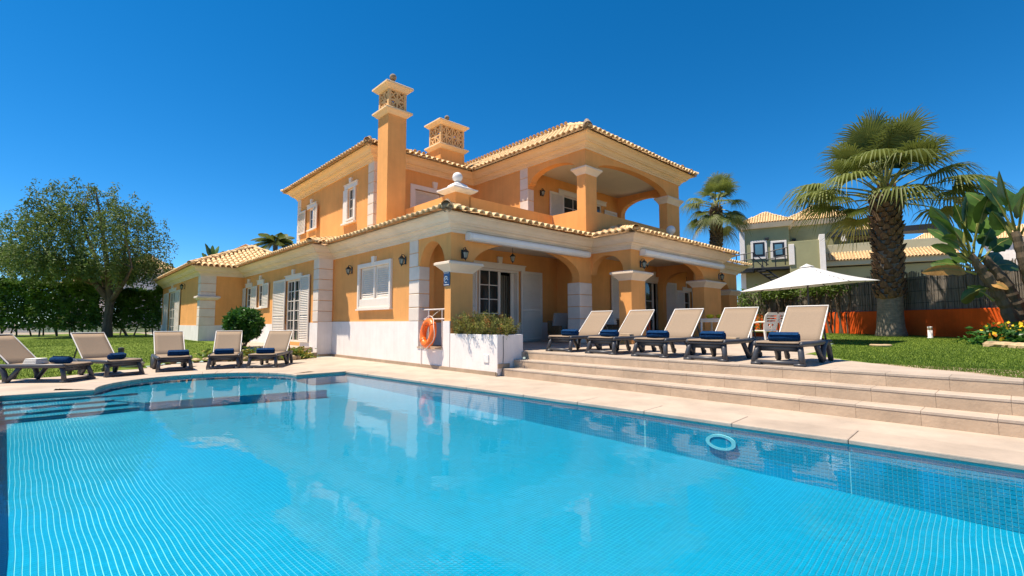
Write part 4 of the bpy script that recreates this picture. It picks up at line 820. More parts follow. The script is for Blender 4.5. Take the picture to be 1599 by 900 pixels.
def plastic_chair(loc, rz, label, m):
    t = thing('garden_chair', label, 'chair', loc, rz, 'white plastic garden chairs')
    b = MB(); b.box(-.23, .23, -.22, .22, .40, .43); bevel(b.build('seat', m, t), .012, 2)
    ol = [(-.20, 0), (.20, 0), (.235, .25), (.22, .42), (.14, .5), (-.14, .5), (-.22, .42), (-.235, .25)]
    H = [rect(-.16, .16, .38+.0, .415), rect(-.17, .17, .31, .345), rect(-.15, .15, .24, .275)]+[[(cx+.04*math.cos(a), .15+.035*math.sin(a)) for a in [2*math.pi*i/10 for i in range(10)]] for cx in (-.06, .06)]+[[(.03*math.cos(a), .08+.025*math.sin(a)) for a in [2*math.pi*i/10 for i in range(10)]]]
    v, f = fill2d([ol]+H, .022); b = MB(); b.add([(x, .20+.24*y+.03*abs(x)*-2+z, .43+y) for x, y, z in v], f); b.build('backrest', m, t)
    for x in (-1, 1):
        b = MB(); b.tube([(x*.22, .28, .66), (x*.26, .05, .66), (x*.26, -.2, .63), (x*.245, -.24, .4), (x*.25, -.27, 0)], [.018, .022, .024, .024, .022], 8); b.build('arm', m, t)
        b = MB(); b.tube([(x*.21, .22, .42), (x*.23, .3, 0)], [.026, .022], 8); b.build('leg', m, t)
    return t
plastic_chair((14.55, 4.95, .5), R(150), 'white plastic chair with a pierced back seen from behind', M['plastic']); plastic_chair((15.0, 4.35, .5), R(60), 'white plastic chair seen from the side beside the last lounger', M['plastic'])
t = thing('outdoor_sofa', 'brown rattan sofa with grey cushions in the shade of the porch', 'sofa', (12.62, 10.5, .5), R(-14)); t.scale = (.82, .9, 1)
b = MB(); b.box(-.85, .85, -.38, .42, .08, .30); bevel(b.build('base', M['rattan'], t), .015); b = MB(); b.box(-.85, .85, .3, .43, .30, .72); bevel(b.build('back', M['rattan'], t), .015)
for x in (-1, 1): b = MB(); b.box(min(x*.72, x*.85), max(x*.72, x*.85), -.38, .3, .3, .55); bevel(b.build('arm', M['rattan'], t), .015)
for x in (-.36, .36):
    b = MB(); b.box(x-.35, x+.35, -.4, .26, .30, .45); bevel(b.build('seat_cushion', M['cushion'], t), .04, 3); b = MB(); b.obox((x, .22, .72), Vector((1, 0, 0)), Vector((0, .95, .3)).normalized(), Vector((0, -.3, .95)).normalized(), .34, .07, .27); bevel(b.build('back_cushion', M['cushion'], t), .04, 3)
t = thing('rattan_table', 'small brown rattan side table behind the first terrace loungers', 'side table', (13.62, 9.45, .5))
b = MB(); b.box(-.45, .45, -.3, .3, .0, .55); bevel(b.build('body', M['rattan'], t), .02); b = MB(); b.box(-.47, .47, -.32, .32, .551, .58); bevel(b.build('top', M['rattan'], t), .01)
folded('folded_towel', (13.5, 9.42, 1.08), .3, (.34, .28, .36), M['white_cloth'], 'pile of white towels on the rattan side table', 'towel', 5)
t = thing('fruit_basket', 'small brown basket next to the pile of white towels', 'basket', (13.88, 9.40, 1.08)); b = MB(); b.lathe([(.09, 0), (.13, .12), (.14, .16), (.12, .16), (.1, .04)], n=12); b.build('bowl', M['rattan'], t)
b = MB()
for k in range(4): b.lathe([(.004, -.05)]+[(.05*math.sin(q), -.05*math.cos(q)) for q in (.6, 1.2, 1.8, 2.5)]+[(.004, .05)], (.05*math.cos(k*1.6), .05*math.sin(k*1.6), .17), 8)
stuff(b.build('fruit', M['stone'], t))
# ================================================================== GARDEN STEPS, PATIO, WALLS, SMALL THINGS
st = struct(plan([[(4.75, 17.35), (6.33, 17.35), (6.33, 26.07), (4.6, 26.07)]], .32, .34).build('patio', M['travertine']))
for k, (y0, y1, z) in enumerate(((16.45, 16.9, .155), (16.9, 17.35, .318))):
    b = MB(); b.box(5.15, 6.32, y0+.02, y1+.02, -.05, z-.03); r = struct(b.build('garden_step', M['riser'])); b = MB(); b.box(5.13, 6.322, y0, y1+.02, z-.03, z); bevel(b.build('tread_tile', M['travertine'], r), .006)
def rock(b, c, r, fl=.6, seed=0):
    q = random.Random(seed); n = 8; m = 5; vs = []; fs = []; vs.append((c[0], c[1], c[2]-r*fl))
    for i in range(1, m):
        for j in range(n): a = math.pi*i/m; k = r*(.8+.4*q.random()); t_ = 2*math.pi*j/n; vs.append((c[0]+k*math.sin(a)*math.cos(t_), c[1]+k*math.sin(a)*math.sin(t_), c[2]-k*fl*math.cos(a)))
    vs.append((c[0], c[1], c[2]+r*fl))
    for j in range(n): fs.append((0, 1+(j+1) % n, 1+j)); fs.append((len(vs)-1, 1+(m-2)*n+j, 1+(m-2)*n+(j+1) % n))
    for i in range(m-2): fs += [(1+i*n+j, 1+i*n+(j+1) % n, 1+(i+1)*n+(j+1) % n, 1+(i+1)*n+j) for j in range(n)]
    b.add(vs, fs); return b
t = thing('garden_rock', 'pale grey rounded rock at the lawn edge behind the second lounger', 'rock', (1.35, 15.9, 0)); b = MB(); rock(b, (0, 0, .08), .24, .5, 3); rr_ = b.build('stone', M['grey_stone'], t); smooth(rr_)
t = thing('garden_light', 'small black garden spotlight in the grass behind the second lounger', 'garden light', (1.1, 16.2, .03)); b = MB(); b.tube([(0, 0, 0), (0, 0, .3)], .015, 6); b.build('spike', M['metal_black'], t); b = MB(); b.lathe([(.05, 0), (.06, .02), (.07, .2), (.02, .22)], (0, 0, .28), 10); b.build('head', M['metal_black'], t)
# ------------------------------------------------------------------ foliage helpers
def leaves(P, size, up_bias=.3, droop=0., ratio=.45, seed=1):
    """one folded leaf (two quads) per point"""
    r = np.random.default_rng(seed); n = len(P); d = r.normal(size=(n, 3)); d[:, 2] = d[:, 2]*.6-droop; d /= np.linalg.norm(d, axis=1)[:, None]
    a = r.normal(size=(n, 3)); a[:, 2] += up_bias*2; s = np.cross(d, a); s /= np.linalg.norm(s, axis=1)[:, None]+1e-9; nn = np.cross(s, d)
    L = (size*(.6+.8*r.random(n)))[:, None]; w = L*ratio*.5
    q = np.stack([P, P+d*L*.45+s*w+nn*L*.06, P+d*L, P+d*L*.45-s*w+nn*L*.06], 1)
    return q.reshape(-1, 3), np.arange(n*4).reshape(-1, 4)
def leaf_obj(name, P, size, m, parent, **k):
    V_, F_ = leaves(np.asarray(P, float), size, **k); return link(name, np_mesh(name, V_, F_, 4), m, parent)
def clump_points(n, centres, rad, seed, shell=.5):
    r = np.random.default_rng(seed); C = np.asarray(centres)[r.integers(0, len(centres), n)]; d = r.normal(size=(n, 3)); d /= np.linalg.norm(d, axis=1)[:, None]
    return C+d*(rad*(shell+(1-shell)*r.random(n))**.7)[:, None]*np.array([1, 1, .8])
# rosemary in the planter: woody sprigs, hanging over the rim
t = thing('rosemary_bush', 'bushy green and rust coloured plant overflowing the white planter', 'plant', (7.2, 8.6, .8)); r = np.random.default_rng(5); P = []; Q = []; b = MB()
for i in range(260):
    x, y = r.uniform(-.3, .34), r.uniform(-.82, .84); h = r.uniform(.28, .60)*(1-.35*abs(y/.9)**2); lean = Vector((r.normal(-.10, .14), r.normal(0, .14), h)); p0 = Vector((x, y, 0)); b.tube([p0, p0+lean*.5, p0+lean], [.008, .006, .003], 4, caps=False)
    n = 80; s = r.random(n)**.7; pts = np.array(p0)+s[:, None]*np.array(lean)+r.normal(size=(n, 3))*.028; (Q if r.random() < .22 else P).append(pts)
b.build('stems', M['bark'], t); leaf_obj('foliage', np.concatenate(P), .055, M['rosemary'], t, ratio=.28, up_bias=0, droop=-.5); leaf_obj('tips', np.concatenate(Q), .05, M['rusty_sprig'], t, ratio=.28, droop=-.5)
# round shrub on the patio edge
t = thing('round_shrub', 'round glossy green shrub beside the patio of the garden door', 'shrub', (4.55, 18.6, .25)); r = np.random.default_rng(8)
d = r.normal(size=(5200, 3)); d /= np.linalg.norm(d, axis=1)[:, None]; k = .72*(.55+.45*r.random(5200)**.5)*(1+.13*np.sin(d[:, 0]*7)*np.cos(d[:, 1]*6+d[:, 2]*5)); P = d*k[:, None]*np.array([.82, .82, .80])+np.array([0, 0, .86])
leaf_obj('foliage', P, .13, M['shrub'], t, ratio=.55, up_bias=.5, seed=4); b = MB()
for i in range(6): a = i*1.05; b.tube([(0.05*math.cos(a), .05*math.sin(a), 0), (.2*math.cos(a), .2*math.sin(a), .4), (.4*math.cos(a), .4*math.sin(a), .9)], [.03, .02, .01], 5)
b.build('stems', M['bark'], t)
# flower bed with border stones between the loungers and the lawn
t = thing('flower_bed', 'low bed of yellow green plants edged with warm stones behind the loungers', 'flower bed'); r = np.random.default_rng(12)
path = [(1.9, 16.55), (2.6, 16.72), (3.4, 16.7), (4.1, 16.3), (4.7, 15.95), (5.25, 15.7), (5.6, 15.75)]; L = 0
for i in range(len(path)-1):
    a, c = Vector(path[i]), Vector(path[i+1]); n = max(2, int((c-a).length/.26))
    for k in range(n): p = a+(c-a)*(k/n); b = MB(); rock(b, (0, 0, 0), random.uniform(.10, .16), .62, i*17+k); link('border_stone', b.mesh('stone'), M['stone'], t, (p.x, p.y, .06), random.random()*6)
P = np.concatenate([np.array([*((Vector(path[i])+(Vector(path[i+1])-Vector(path[i]))*r.random())), .0])+np.array([0, .35, .1])+r.normal(size=(70, 3))*np.array([.22, .16, .10]) for i in range(2, 6) for _ in range(7)])
leaf_obj('foliage', P, .15, M['vine'], t, seed=6); leaf_obj('yellow_leaves', P[::2]+np.array([.05, 0, .05]), .13, M['yellow_leaf'], t, seed=7)
# ================================================================== FENCE, ORANGE WALL
GZ = .665
FA, FB = Vector((27.9, 11.0)), Vector((17.1, -2.6)); FD = (FB-FA).normalized(); FN = Vector((FD.y, -FD.x)); FL = (FB-FA).length
if FN.dot(Vector((-1, 0))) < 0: FN = -FN
def fence_box(b, s0, s1, w0, w1, z0, z1):
    vs = []
    for z in (z0, z1):
        for w in (w0, w1):
            for s in (s0, s1): p = FA+FD*s+FN*w; vs.append((p.x, p.y, z))
    return b.add(vs, [(0, 2, 3, 1), (4, 5, 7, 6), (0, 1, 5, 4), (2, 6, 7, 3), (0, 4, 6, 2), (1, 3, 7, 5)])
t = thing('garden_wall', 'low vivid orange garden wall along the back of the lawn', 'wall')
b = MB(); fence_box(b, 0, FL, -.2, 0, .3, 1.56); bevel(b.build('wall', M['orange_wall'], t), .015)
t = thing('reed_fence', 'weathered grey reed screen standing on the orange wall', 'fence'); n = 9
for k in range(n):
    s0, s1 = FL*k/n, FL*(k+1)/n; b = MB(); r = random.Random(k); m = int((s1-s0)/.034)
    for i in range(m):
        u = s0+(s1-s0)*(i+.5)/m; w = -.12+r.uniform(-.02, .02)+.02*math.sin(u*5); h = 2.80+.16*u/FL+r.uniform(-.05, .04)+.03*math.sin(u*2.1); q = r.uniform(.013, .019); lean = r.uniform(-.03, .03)
        p0, p1 = FA+FD*u+FN*w, FA+FD*(u+lean)+FN*(w+r.uniform(-.02, .02)); vs = []
        for p, z in ((p0, 1.5), (p1, h)): vs += [(p.x-FD.x*q, p.y-FD.y*q, z), (p.x+FN.x*q, p.y+FN.y*q, z), (p.x+FD.x*q, p.y+FD.y*q, z)]
        b.add(vs, [(0, 1, 4, 3), (1, 2, 5, 4)])
    fence_box(b, s0, s1, -.16, -.15, 1.56, 2.7); pn = stuff(b.build('reed_panel', M['reed'], t))
    for z in (1.8, 2.2, 2.6): b = MB(); a, c = FA+FD*(s0+.02)+FN*(-.085), FA+FD*(s1-.02)+FN*(-.085); b.tube([(a.x, a.y, z), (c.x, c.y, z)], .006, 4); b.build('binding_wire', M['metal_black'], pn)
    b = MB(); p = FA+FD*s0+FN*(-.2); b.tube([(p.x, p.y, 1.5), (p.x, p.y, 2.75)], .03, 6); b.build('post', M['steel_dark'], t)
# climbing plant over the far end of the fence
t = thing('climbing_plant', 'leafy climber with bare hanging stems on the reed fence behind the parasol', 'plant'); r = np.random.default_rng(21); P = []; b = MB()
for k in range(46):
    u = r.uniform(1.0, 8.2); p = FA+FD*u+FN*r.uniform(.0, .25); top = 2.75+.15*r.random(); x, y = p.x, p.y
    b.tube([(x, y, .6), (x+r.normal(0, .08), y+r.normal(0, .08), 1.4), (x+r.normal(0, .16), y+r.normal(0, .16), 2.1), (x+r.normal(0, .2), y+r.normal(0, .2), top)], [.035, .03, .025, .015], 5)
    low = .9 if u < 2.8 else 2.45; n = 260 if u < 2.8 else 90; q = r.normal(size=(n, 3))*np.array([.22, .22, .13]); q[:, 2] += r.uniform(low, top, n); q[:, 0] += x; q[:, 1] += y; P.append(q)
stuff(b.build('stems', M['bark'], t)); leaf_obj('foliage', np.concatenate(P), .14, M['vine'], t, ratio=.5, seed=9)
# ================================================================== PALMS
def fan_frond(elev, Lp, Lf, seed, dry=False, nseg=40, droop=.55):
    """petiole along +x rising at elev, then a fan of split segments whose tips hang"""
    r = random.Random(seed); e = R(elev); b = MB(); pts = []
    for i in range(7): s = i/6; pts.append(Vector((Lp*s*math.cos(e), .04*math.sin(s*3+seed), Lp*(s*math.sin(e)-.22*s*s*max(0, math.cos(e))))))
    pet = MB(); pet.tube(pts, [.05, .04, .032, .028, .024, .02, .016], 5); hub = pts[-1]; ax = (pts[-1]-pts[-2]).normalized(); side = Vector((0, 1, 0)); nn = ax.cross(side).normalized()
    if nn.z < 0: nn = -nn
    for i in range(nseg):
        f = i/(nseg-1)*2-1; a = f*R(112); d = (ax*math.cos(a)+side*math.sin(a)+nn*.10*abs(math.sin(a))).normalized(); L = Lf*(1-.32*abs(f)**2)*r.uniform(.9, 1.05); w0 = Lf*.025
        cr = d.cross(nn).normalized(); K = 5; rows = []
        for k in range(K+1):
            s = k/K; g = droop*L*max(0, s-.38)**2*2.1*r.uniform(.7, 1.3); p = hub+d*(L*s)+Vector((0, 0, -g))+nn*(.0); w = w0*(.35+1.4*s) if s < .45 else w0*(.98*(1-((s-.45)/.55)**1.5)+.02); rows.append((p, w))
        vs = []
        for p, w in rows: vs += [p-cr*w, p+nn*(-w*.35), p+cr*w]
        b.add(vs, [(k*3+j, k*3+j+1, k*3+4+j, k*3+3+j) for k in range(K) for j in (0, 1)])
    return b, pet
FRONDS = {}
def place_fronds(t, top, n, Lp, Lf, e0, e1, seed, key, nvar=9):
    r = random.Random(seed)
    for v in range(nvar):
        if (key, v) not in FRONDS:
            el = e0+(e1-e0)*v/(nvar-1); bl, pe = fan_frond(el, Lp*(1 if el < 45 else .9), Lf, seed+v, droop=.72 if el < 40 else .38); m = M['frond_dry'] if (v >= nvar-1) else M['frond']
            a = bl.mesh('frond'); a.materials.append(m); c = pe.mesh('petiole'); c.materials.append(M['petiole']); FRONDS[(key, v)] = (a, c)
    for i in range(n):
        v = min(nvar-1, max(0, int(nvar*(i/n)**.8+r.uniform(-1.2, 1.2)))); a, c = FRONDS[(key, v)]; o = link('frond', a, None, t, (top[0], top[1], top[2]+.35-.7*i/n)); o.rotation_euler = (r.uniform(-.09, .09), r.uniform(-.08, .08), i*2.39996+r.uniform(-.25, .25)); s = r.uniform(.85, 1.08); o.scale = (s, s, s); q = link('petiole', c, None, o)
def palm(base, top, r0, r1, label, n, Lp, Lf, seed, key, boots=True, z_boot=None, e=(82, -32)):
    base, top = Vector(base), Vector(top); t = thing('fan_palm', label, 'palm tree', base); H = top-base; b = MB(); K = 26; pts = []; rad = []; q = random.Random(seed)
    for i in range(K+1): s = i/K; pts.append(H*s+Vector((.04*math.sin(s*9), .04*math.cos(s*7), 0))*min(1, s*4)); rad.append((r0+(r1-r0)*min(1, s*2.2)+ .22*r0*max(0, 1-s*12))*(1+.02*q.uniform(-1, 1)))
    b.tube(pts, rad, 18); smooth(b.build('trunk', M['palm_trunk'], t))
    bt = MB(); w, h = .175, .36; bt.add([(-w*.9, .0, 0), (w*.9, .0, 0), (-w, .12, .1), (w, .12, .1), (0, .19, .06), (-w*.62, .235, h*.8), (w*.62, .235, h*.8), (0, .28, h), (0, .02, h*.7)], [(0, 2, 4), (0, 4, 1), (1, 4, 3), (2, 5, 7, 4), (4, 7, 6, 3), (5, 8, 7), (7, 8, 6), (0, 8, 5, 2), (1, 3, 6, 8)]); me = bt.mesh('boot'); me.materials.append(M['palm_boot'])
    if boots:
        zz = z_boot; row = 0
        while zz < H.z-.15:
            s = zz/H.z; c = H*s; n_ = 9; rr = r1*.92
            for j in range(n_): a = 2*math.pi*(j+.5*(row % 2)+.12*row)/n_; o = link('leaf_base', me, None, t, (c.x+rr*math.cos(a), c.y+rr*math.sin(a), zz+q.uniform(-.03, .03))); o.rotation_euler = (q.uniform(-.22, .12), q.uniform(-.1, .1), a-math.pi/2); k = q.uniform(.85, 1.2)*r1/.52; o.scale = (k, k*.95, k)
            zz += .25*r1/.52; row += 1
        b = MB()
        for j in range(14): a = j*.9; b.tube([(H*.99)+Vector((r1*.8*math.cos(a), r1*.8*math.sin(a), -.2)), H+Vector((r1*.9*math.cos(a), r1*.9*math.sin(a), .35))], [.08, .03], 5)
        stuff(b.build('cut_stalks', M['palm_boot'], t))
    place_fronds(t, H, n, Lp, Lf, e[0], e[1], seed, key); return t
T0 = 16.2; pb = at(1392, 523, T0); pt = at(1382, 305, T0)
palm((pb.x, pb.y, .60), (pt.x, pt.y, pt.z), .40, .34, 'big fan palm with a thick scaly trunk on the lawn before the orange wall', 40, 1.95, 1.40, 31, 'big', True, 1.35, (82, 6))
pb = at(1120, 520, 31); pt = at(1118, 325, 31)
palm((pb.x, pb.y, .3), (pt.x, pt.y, pt.z), .36, .30, 'smaller fan palm rising behind the right end of the villa', 24, 1.35, 1.25, 57, 'small', True, 4.5, (80, -34))
# far feather palm and banana plant behind the left wing
def feather(base, top, n, L, label):
    base, top = Vector(base), Vector(top); t = thing('feather_palm', label, 'palm tree', base); H = top-base; b = MB(); b.tube([(0, 0, 0), H*.5, H], [.3, .25, .22], 8); b.build('trunk', M['palm_trunk'], t); r = random.Random(4)
    for i in range(n):
        a = i*2.4; e = R(65-75*i/n); f = MB(); P = [Vector((L*s*math.cos(e), 0, L*(s*math.sin(e)-.55*s*s))) for s in [k/9 for k in range(10)]]
        f.tube(P, .03, 4)
        for k in range(1, 27):
            s = k/27; j = min(8, int(s*9)); p = P[j].lerp(P[j+1], s*9-j); l = .75*math.sin(math.pi*(.12+.85*s))
            for sd in (-1, 1): q = p+Vector((.25*l, sd*l*.8, -.45*l)); w = Vector((.045, 0, .02)); f.add([p-w, p+w, q+w*.2, q-w*.2], [(0, 1, 2, 3)])
        o = f.build('frond', M['frond'], t, H); o.rotation_euler = (0, 0, a)
    return t
pb = at(430, 500, 44); pt = at(430, 380, 44); feather((pb.x, pb.y, .4), pt, 24, 2.6, 'feathery palm crown showing above the roof of the left wing')
def paddle(base, tip, width, m, parent, name='leaf', stalk=.42, droop=.12, seed=0, toward=Vector((-.7, -.7, .25))):
    """broad leaf with stalk: V-folded blade with torn edges, midrib and stalk"""
    base, tip = Vector(base), Vector(tip); r = random.Random(seed); d = tip-base; L = d.length; b = MB(); K = 12; n = (toward-d.normalized()*toward.dot(d.normalized())).normalized(); n = (n+Vector((r.uniform(-.5, .5), r.uniform(-.5, .5), r.uniform(-.2, .5)))).normalized(); s = d.normalized().cross(n).normalized(); n = s.cross(d.normalized())
    if n.z < 0: n = -n
    pos = lambda q: base+d*q+Vector((0, 0, droop*L*(math.sin(math.pi*min(1, q))*.9)))
    st = MB(); st.tube([pos(stalk*i/5) for i in range(6)]+[pos(stalk+(1-stalk)*.5), pos(.97)], [.035, .03, .027, .024, .022, .02, .014, .005], 5)
    vs = []
    for k in range(K+1):
        q = k/K; w = width*.5*(math.sin(math.pi*min(1, q*.93+.07))**.65)*(1-.25*q)*(1+.07*math.sin(7*q+seed)); p = pos(stalk+(1-stalk)*q)
        for j in (-1, -.55, 0, .55, 1): t_ = r.uniform(.78, 1.0) if abs(j) == 1 and r.random() < .3 else 1; vs.append(p+s*(w*j*t_)+n*(abs(j)**1.3*w*.32)+Vector((0, 0, -abs(j)**2*w*.35)))
    b.add(vs, [(k*5+j, k*5+j+1, k*5+6+j, k*5+5+j) for k in range(K) for j in range(4)]); o = smooth(b.build(name, m, parent)); st.build('stalk', M['petiole'], o); return o
def strelitzia(label, t0, stems, lv, seed):
    b0 = at(*stems[0][0], t0); t = thing('bird_of_paradise_tree', label, 'tree', (b0.x, b0.y, GZ-.1)); o = Vector((b0.x, b0.y, GZ-.1)); r = random.Random(seed); i = 0
    for st in stems:
        P = [at(x, y, t0+r.uniform(-.1, .1))-o for x, y in st]; P[0].z = 0; n = len(P); b = MB(); rad = [.17-.085*k/(n-1) for k in range(n)]; Q = []; RR = []
        for k in range(n-1):
            for j in range(6): f = j/6; Q.append(P[k].lerp(P[k+1], f)); RR.append((rad[k]+(rad[k+1]-rad[k])*f)*(1.12 if j % 2 else .95))
        Q.append(P[-1]); RR.append(rad[-1]); b.tube(Q, RR, 9); b.build('trunk', M['bark'], t)
    for (x0, y0, x1, y1, w, k) in lv:
        dz = r.uniform(-.7, .7); paddle(at(x0, y0, t0)-o, at(x1, y1, t0+dz)-o, w, M['banana_dry'] if k else M['banana'], t, seed=seed+i, stalk=.36 if not k else .2, droop=.10); i += 1
    return t
LV = [(1510, 395, 1452, 322, .50, 0), (1512, 400, 1450, 338, .46, 0), (1512, 402, 1448, 357, .52, 0), (1516, 410, 1453, 384, .50, 0), (1520, 420, 1452, 413, .48, 0), (1524, 428, 1438, 426, .36, 1), (1505, 385, 1512, 300, .44, 0), (1520, 385, 1548, 300, .5, 0), (1515, 390, 1490, 318, .5, 0), (1530, 400, 1562, 338, .5, 0), (1530, 410, 1578, 372, .44, 0), (1520, 395, 1530, 330, .55, 0), (1535, 425, 1590, 415, .44, 0), (1510, 395, 1470, 372, .5, 0), (1530, 420, 1480, 396, .5, 0), (1552, 470, 1510, 447, .40, 0), (1540, 440, 1575, 452, .3, 1), (1515, 398, 1500, 345, .55, 0), (1528, 405, 1545, 362, .5, 0), (1545, 450, 1500, 470, .42, 0), (1522, 405, 1478, 350, .5, 0), (1540, 430, 1560, 395, .45, 0)]
strelitzia('leaning broad leaved tree with a slanting trunk in front of the orange wall', 12.3, [[(1592, 519), (1572, 480), (1545, 440), (1515, 398)], [(1598, 519), (1590, 480), (1570, 440), (1535, 400)]], LV, 3)
LV2 = [(1580, 365, 1508, 300, .44, 0), (1582, 360, 1526, 276, .46, 0), (1585, 360, 1560, 266, .46, 0), (1590, 360, 1615, 280, .5, 0), (1582, 370, 1530, 305, .5, 0), (1580, 375, 1548, 330, .46, 0), (1592, 370, 1622, 330, .5, 0), (1586, 365, 1566, 292, .56, 0), (1590, 368, 1600, 300, .56, 0), (1585, 372, 1562, 345, .4, 0), (1596, 380, 1625, 390, .44, 0)]
strelitzia('second broad leaved tree cut by the right edge of the picture', 11.7, [[(1632, 530), (1615, 460), (1600, 410), (1585, 362)]], LV2, 40)
t0 = at(332, 500, 46); t = thing('banana_plant', 'dark banana leaves showing above the left wing roof', 'plant', (t0.x, t0.y, .4)); o = Vector((t0.x, t0.y, .4)); b = MB(); b.tube([(0, 0, 0), at(332, 420, 46)-o], [.2, .12], 8); b.build('trunk', M['bark'], t)
for i, (x, y, w) in enumerate(((320, 380, .5), (332, 383, .6), (342, 384, .7), (350, 392, .6), (315, 395, .5))): paddle(at(332, 418, 46)-o, at(x, y, 46+.5*(i % 3))-o, w, M['banana'], t, seed=80+i, stalk=.3)
# ================================================================== LEFT SIDE TREES AND HEDGE
def weeping(label, base, cpx, ext, t, nst, nleaf, seed, limbs):
    B0 = Vector(base); o = thing('pepper_tree', label, 'tree', B0); r = np.random.default_rng(seed); b = MB(); rr = random.Random(seed)
    for L in limbs: pts = [at(x, y, t+dz)-B0 for x, y, dz, _ in L]; b.tube(pts, [q for *_, q in L], 9)
    b.v = [(x, y, max(z, -.05)) for x, y, z in b.v]; tips = [Vector(at(L[-1][0], L[-1][1], t+L[-1][2])-B0) for L in limbs]
    ctr = np.array(at(*cpx, t)-B0); ex = np.array(ext); P = []
    for k in range(nst):
        d = r.normal(size=3); d /= np.linalg.norm(d); d[2] = d[2] if d[2] > 0 else d[2]*.35; s = (.45+.55*r.random()**.5)*(1+.16*math.sin(d[0]*9+seed)*math.cos(d[1]*7)); p = ctr+d*s*ex; L = r.uniform(.7, 2.1); n = int(nleaf*L/1.4)
        sway = r.normal(size=2)*.22; q = np.linspace(0, 1, n)**.8
        lat = p[0]*math.sin(YAW)-p[1]*math.cos(YAW); zl = at(100, 446 if lat < 1.2 else 474, TT).z-.38; pts = p+np.stack([sway[0]*q*L+.10*d[0]*q, sway[1]*q*L+.10*d[1]*q, .18*np.sin(q*3)-q**1.4*L], -1)+r.normal(size=(n, 3))*.11; P.append(pts[pts[:, 2] > zl+.5*r.random()])
        if k % 9 == 0 and d[2] < .75:
            tp = min(tips, key=lambda v: (v-Vector(p)).length); m = tp.lerp(Vector(p), .5)+Vector((0, 0, .25)); b.tube([tp, m, Vector(p)], [.045, .03, .012], 5)
    b.build('trunk', M['bark'], o); leaf_obj('crown', np.concatenate(P), .19, M['pepper'], o, ratio=.34, droop=.8, seed=seed); return o
TT = 29
tb = at(167, 525, TT)
LIMBS = [[(167, 529, 0, .30), (168, 500, 0, .22), (172, 470, 0, .20)], [(172, 470, 0, .22), (150, 445, -.3, .16), (120, 400, -.6, .09), (95, 345, -.8, .04)], [(172, 470, 0, .2), (160, 430, .4, .14), (140, 380, .8, .09), (118, 320, .9, .04)], [(172, 472, 0, .2), (168, 420, -.3, .14), (160, 360, -.3, .09), (150, 300, -.3, .04)], [(172, 475, 0, .2), (190, 430, .4, .13), (196, 385, .6, .07)], [(174, 470, 0, .16), (195, 440, -.8, .1), (206, 418, -1.0, .05)], [(150, 445, -.3, .12), (110, 430, -1.2, .08), (75, 400, -1.6, .04)]]
weeping('large weeping pepper tree with a forked trunk before the hedge', (tb.x, tb.y, .38), (137, 395), (3.9, 3.6, 4.35), TT, 620, 72, 6, LIMBS)
weeping('weeping tree cut by the left edge of the picture', (*at(-22, 525, 33)[:2], .38), (-26, 385), (1.9, 1.9, 1.8), 33, 120, 70, 9, [[(-22, 528, 0, .25), (-24, 470, 0, .2), (-24, 400, 0, .1)], [(-24, 440, 0, .12), (-10, 390, 0, .05)], [(-24, 440, 0, .12), (-40, 390, 0, .05)]])
def hedge(label, x0, x1, y0, y1, t, n, seed):
    a, c = at(x0, 525, t), at(x1, 525, t); z0, z1 = at(x0, y0, t).z, at(x1, y1, t).z; o = thing('hedge', label, 'hedge', (a.x, a.y, .35)); r = np.random.default_rng(seed); d = np.array([c.x-a.x, c.y-a.y]); L = np.hypot(*d); d /= L; nn = np.array([-d[1], d[0]])
    u = r.random(n)*L; h = z0+(z1-z0)*u/L-.35; w = r.uniform(-.75, .75, n); face = r.random(n); z = np.where(face < .3, h*(1-.05*r.random(n)), h*(.10+.9*r.random(n)**.8)); w = np.where(face < .3, w, np.where(face < .8, -.75+.4*r.random(n)**2, w)); bump = .12*np.sin(u*2.3+seed)+.08*np.sin(u*5.7)
    w = w+.10*np.sin(u*3.1)+.08*np.sin(z*4+u); z = z+bump*(z/h); keep = ~((z < .5) & (r.random(n) < .75)); P = np.stack([d[0]*u+nn[0]*w, d[1]*u+nn[1]*w, z], -1)[keep]; leaf_obj('foliage', P, .20, M['hedge'], o, ratio=.5, up_bias=.5, seed=seed)
    b = MB(); k = int(L/.5)
    for i in range(k):
        x = L*(i+r.random())/k; s = r.uniform(-.5, .5); p = d*x+nn*s; q = p+d*r.normal(0, .35); b.tube([(p[0], p[1], 0), ((p[0]+q[0])/2, (p[1]+q[1])/2, .6), (q[0], q[1], 1.7)], [.05, .04, .02], 5)
    stuff(b.build('stems', M['bark'], o)); return o
hedge('long clipped dark hedge left of the pepper tree trunk', -60, 168, 436, 448, 31, 34000, 3); hedge('short dark hedge between the pepper tree trunk and the villa', 176, 262, 458, 452, 32.5, 11000, 5)
b = MB(); a, c = at(-80, 525, 37), at(262, 525, 37); d = (c-a).normalized(); b.obox(((a.x+c.x)/2, (a.y+c.y)/2, .75), Vector((d.x, d.y, 0)), Vector((-d.y, d.x, 0)), Vector((0, 0, 1)), (c-a).length/2, .12, .28); tag(b.build('boundary_wall', M['white_plaster']), 'pale low boundary wall glimpsed through the foot of the hedge', 'wall')
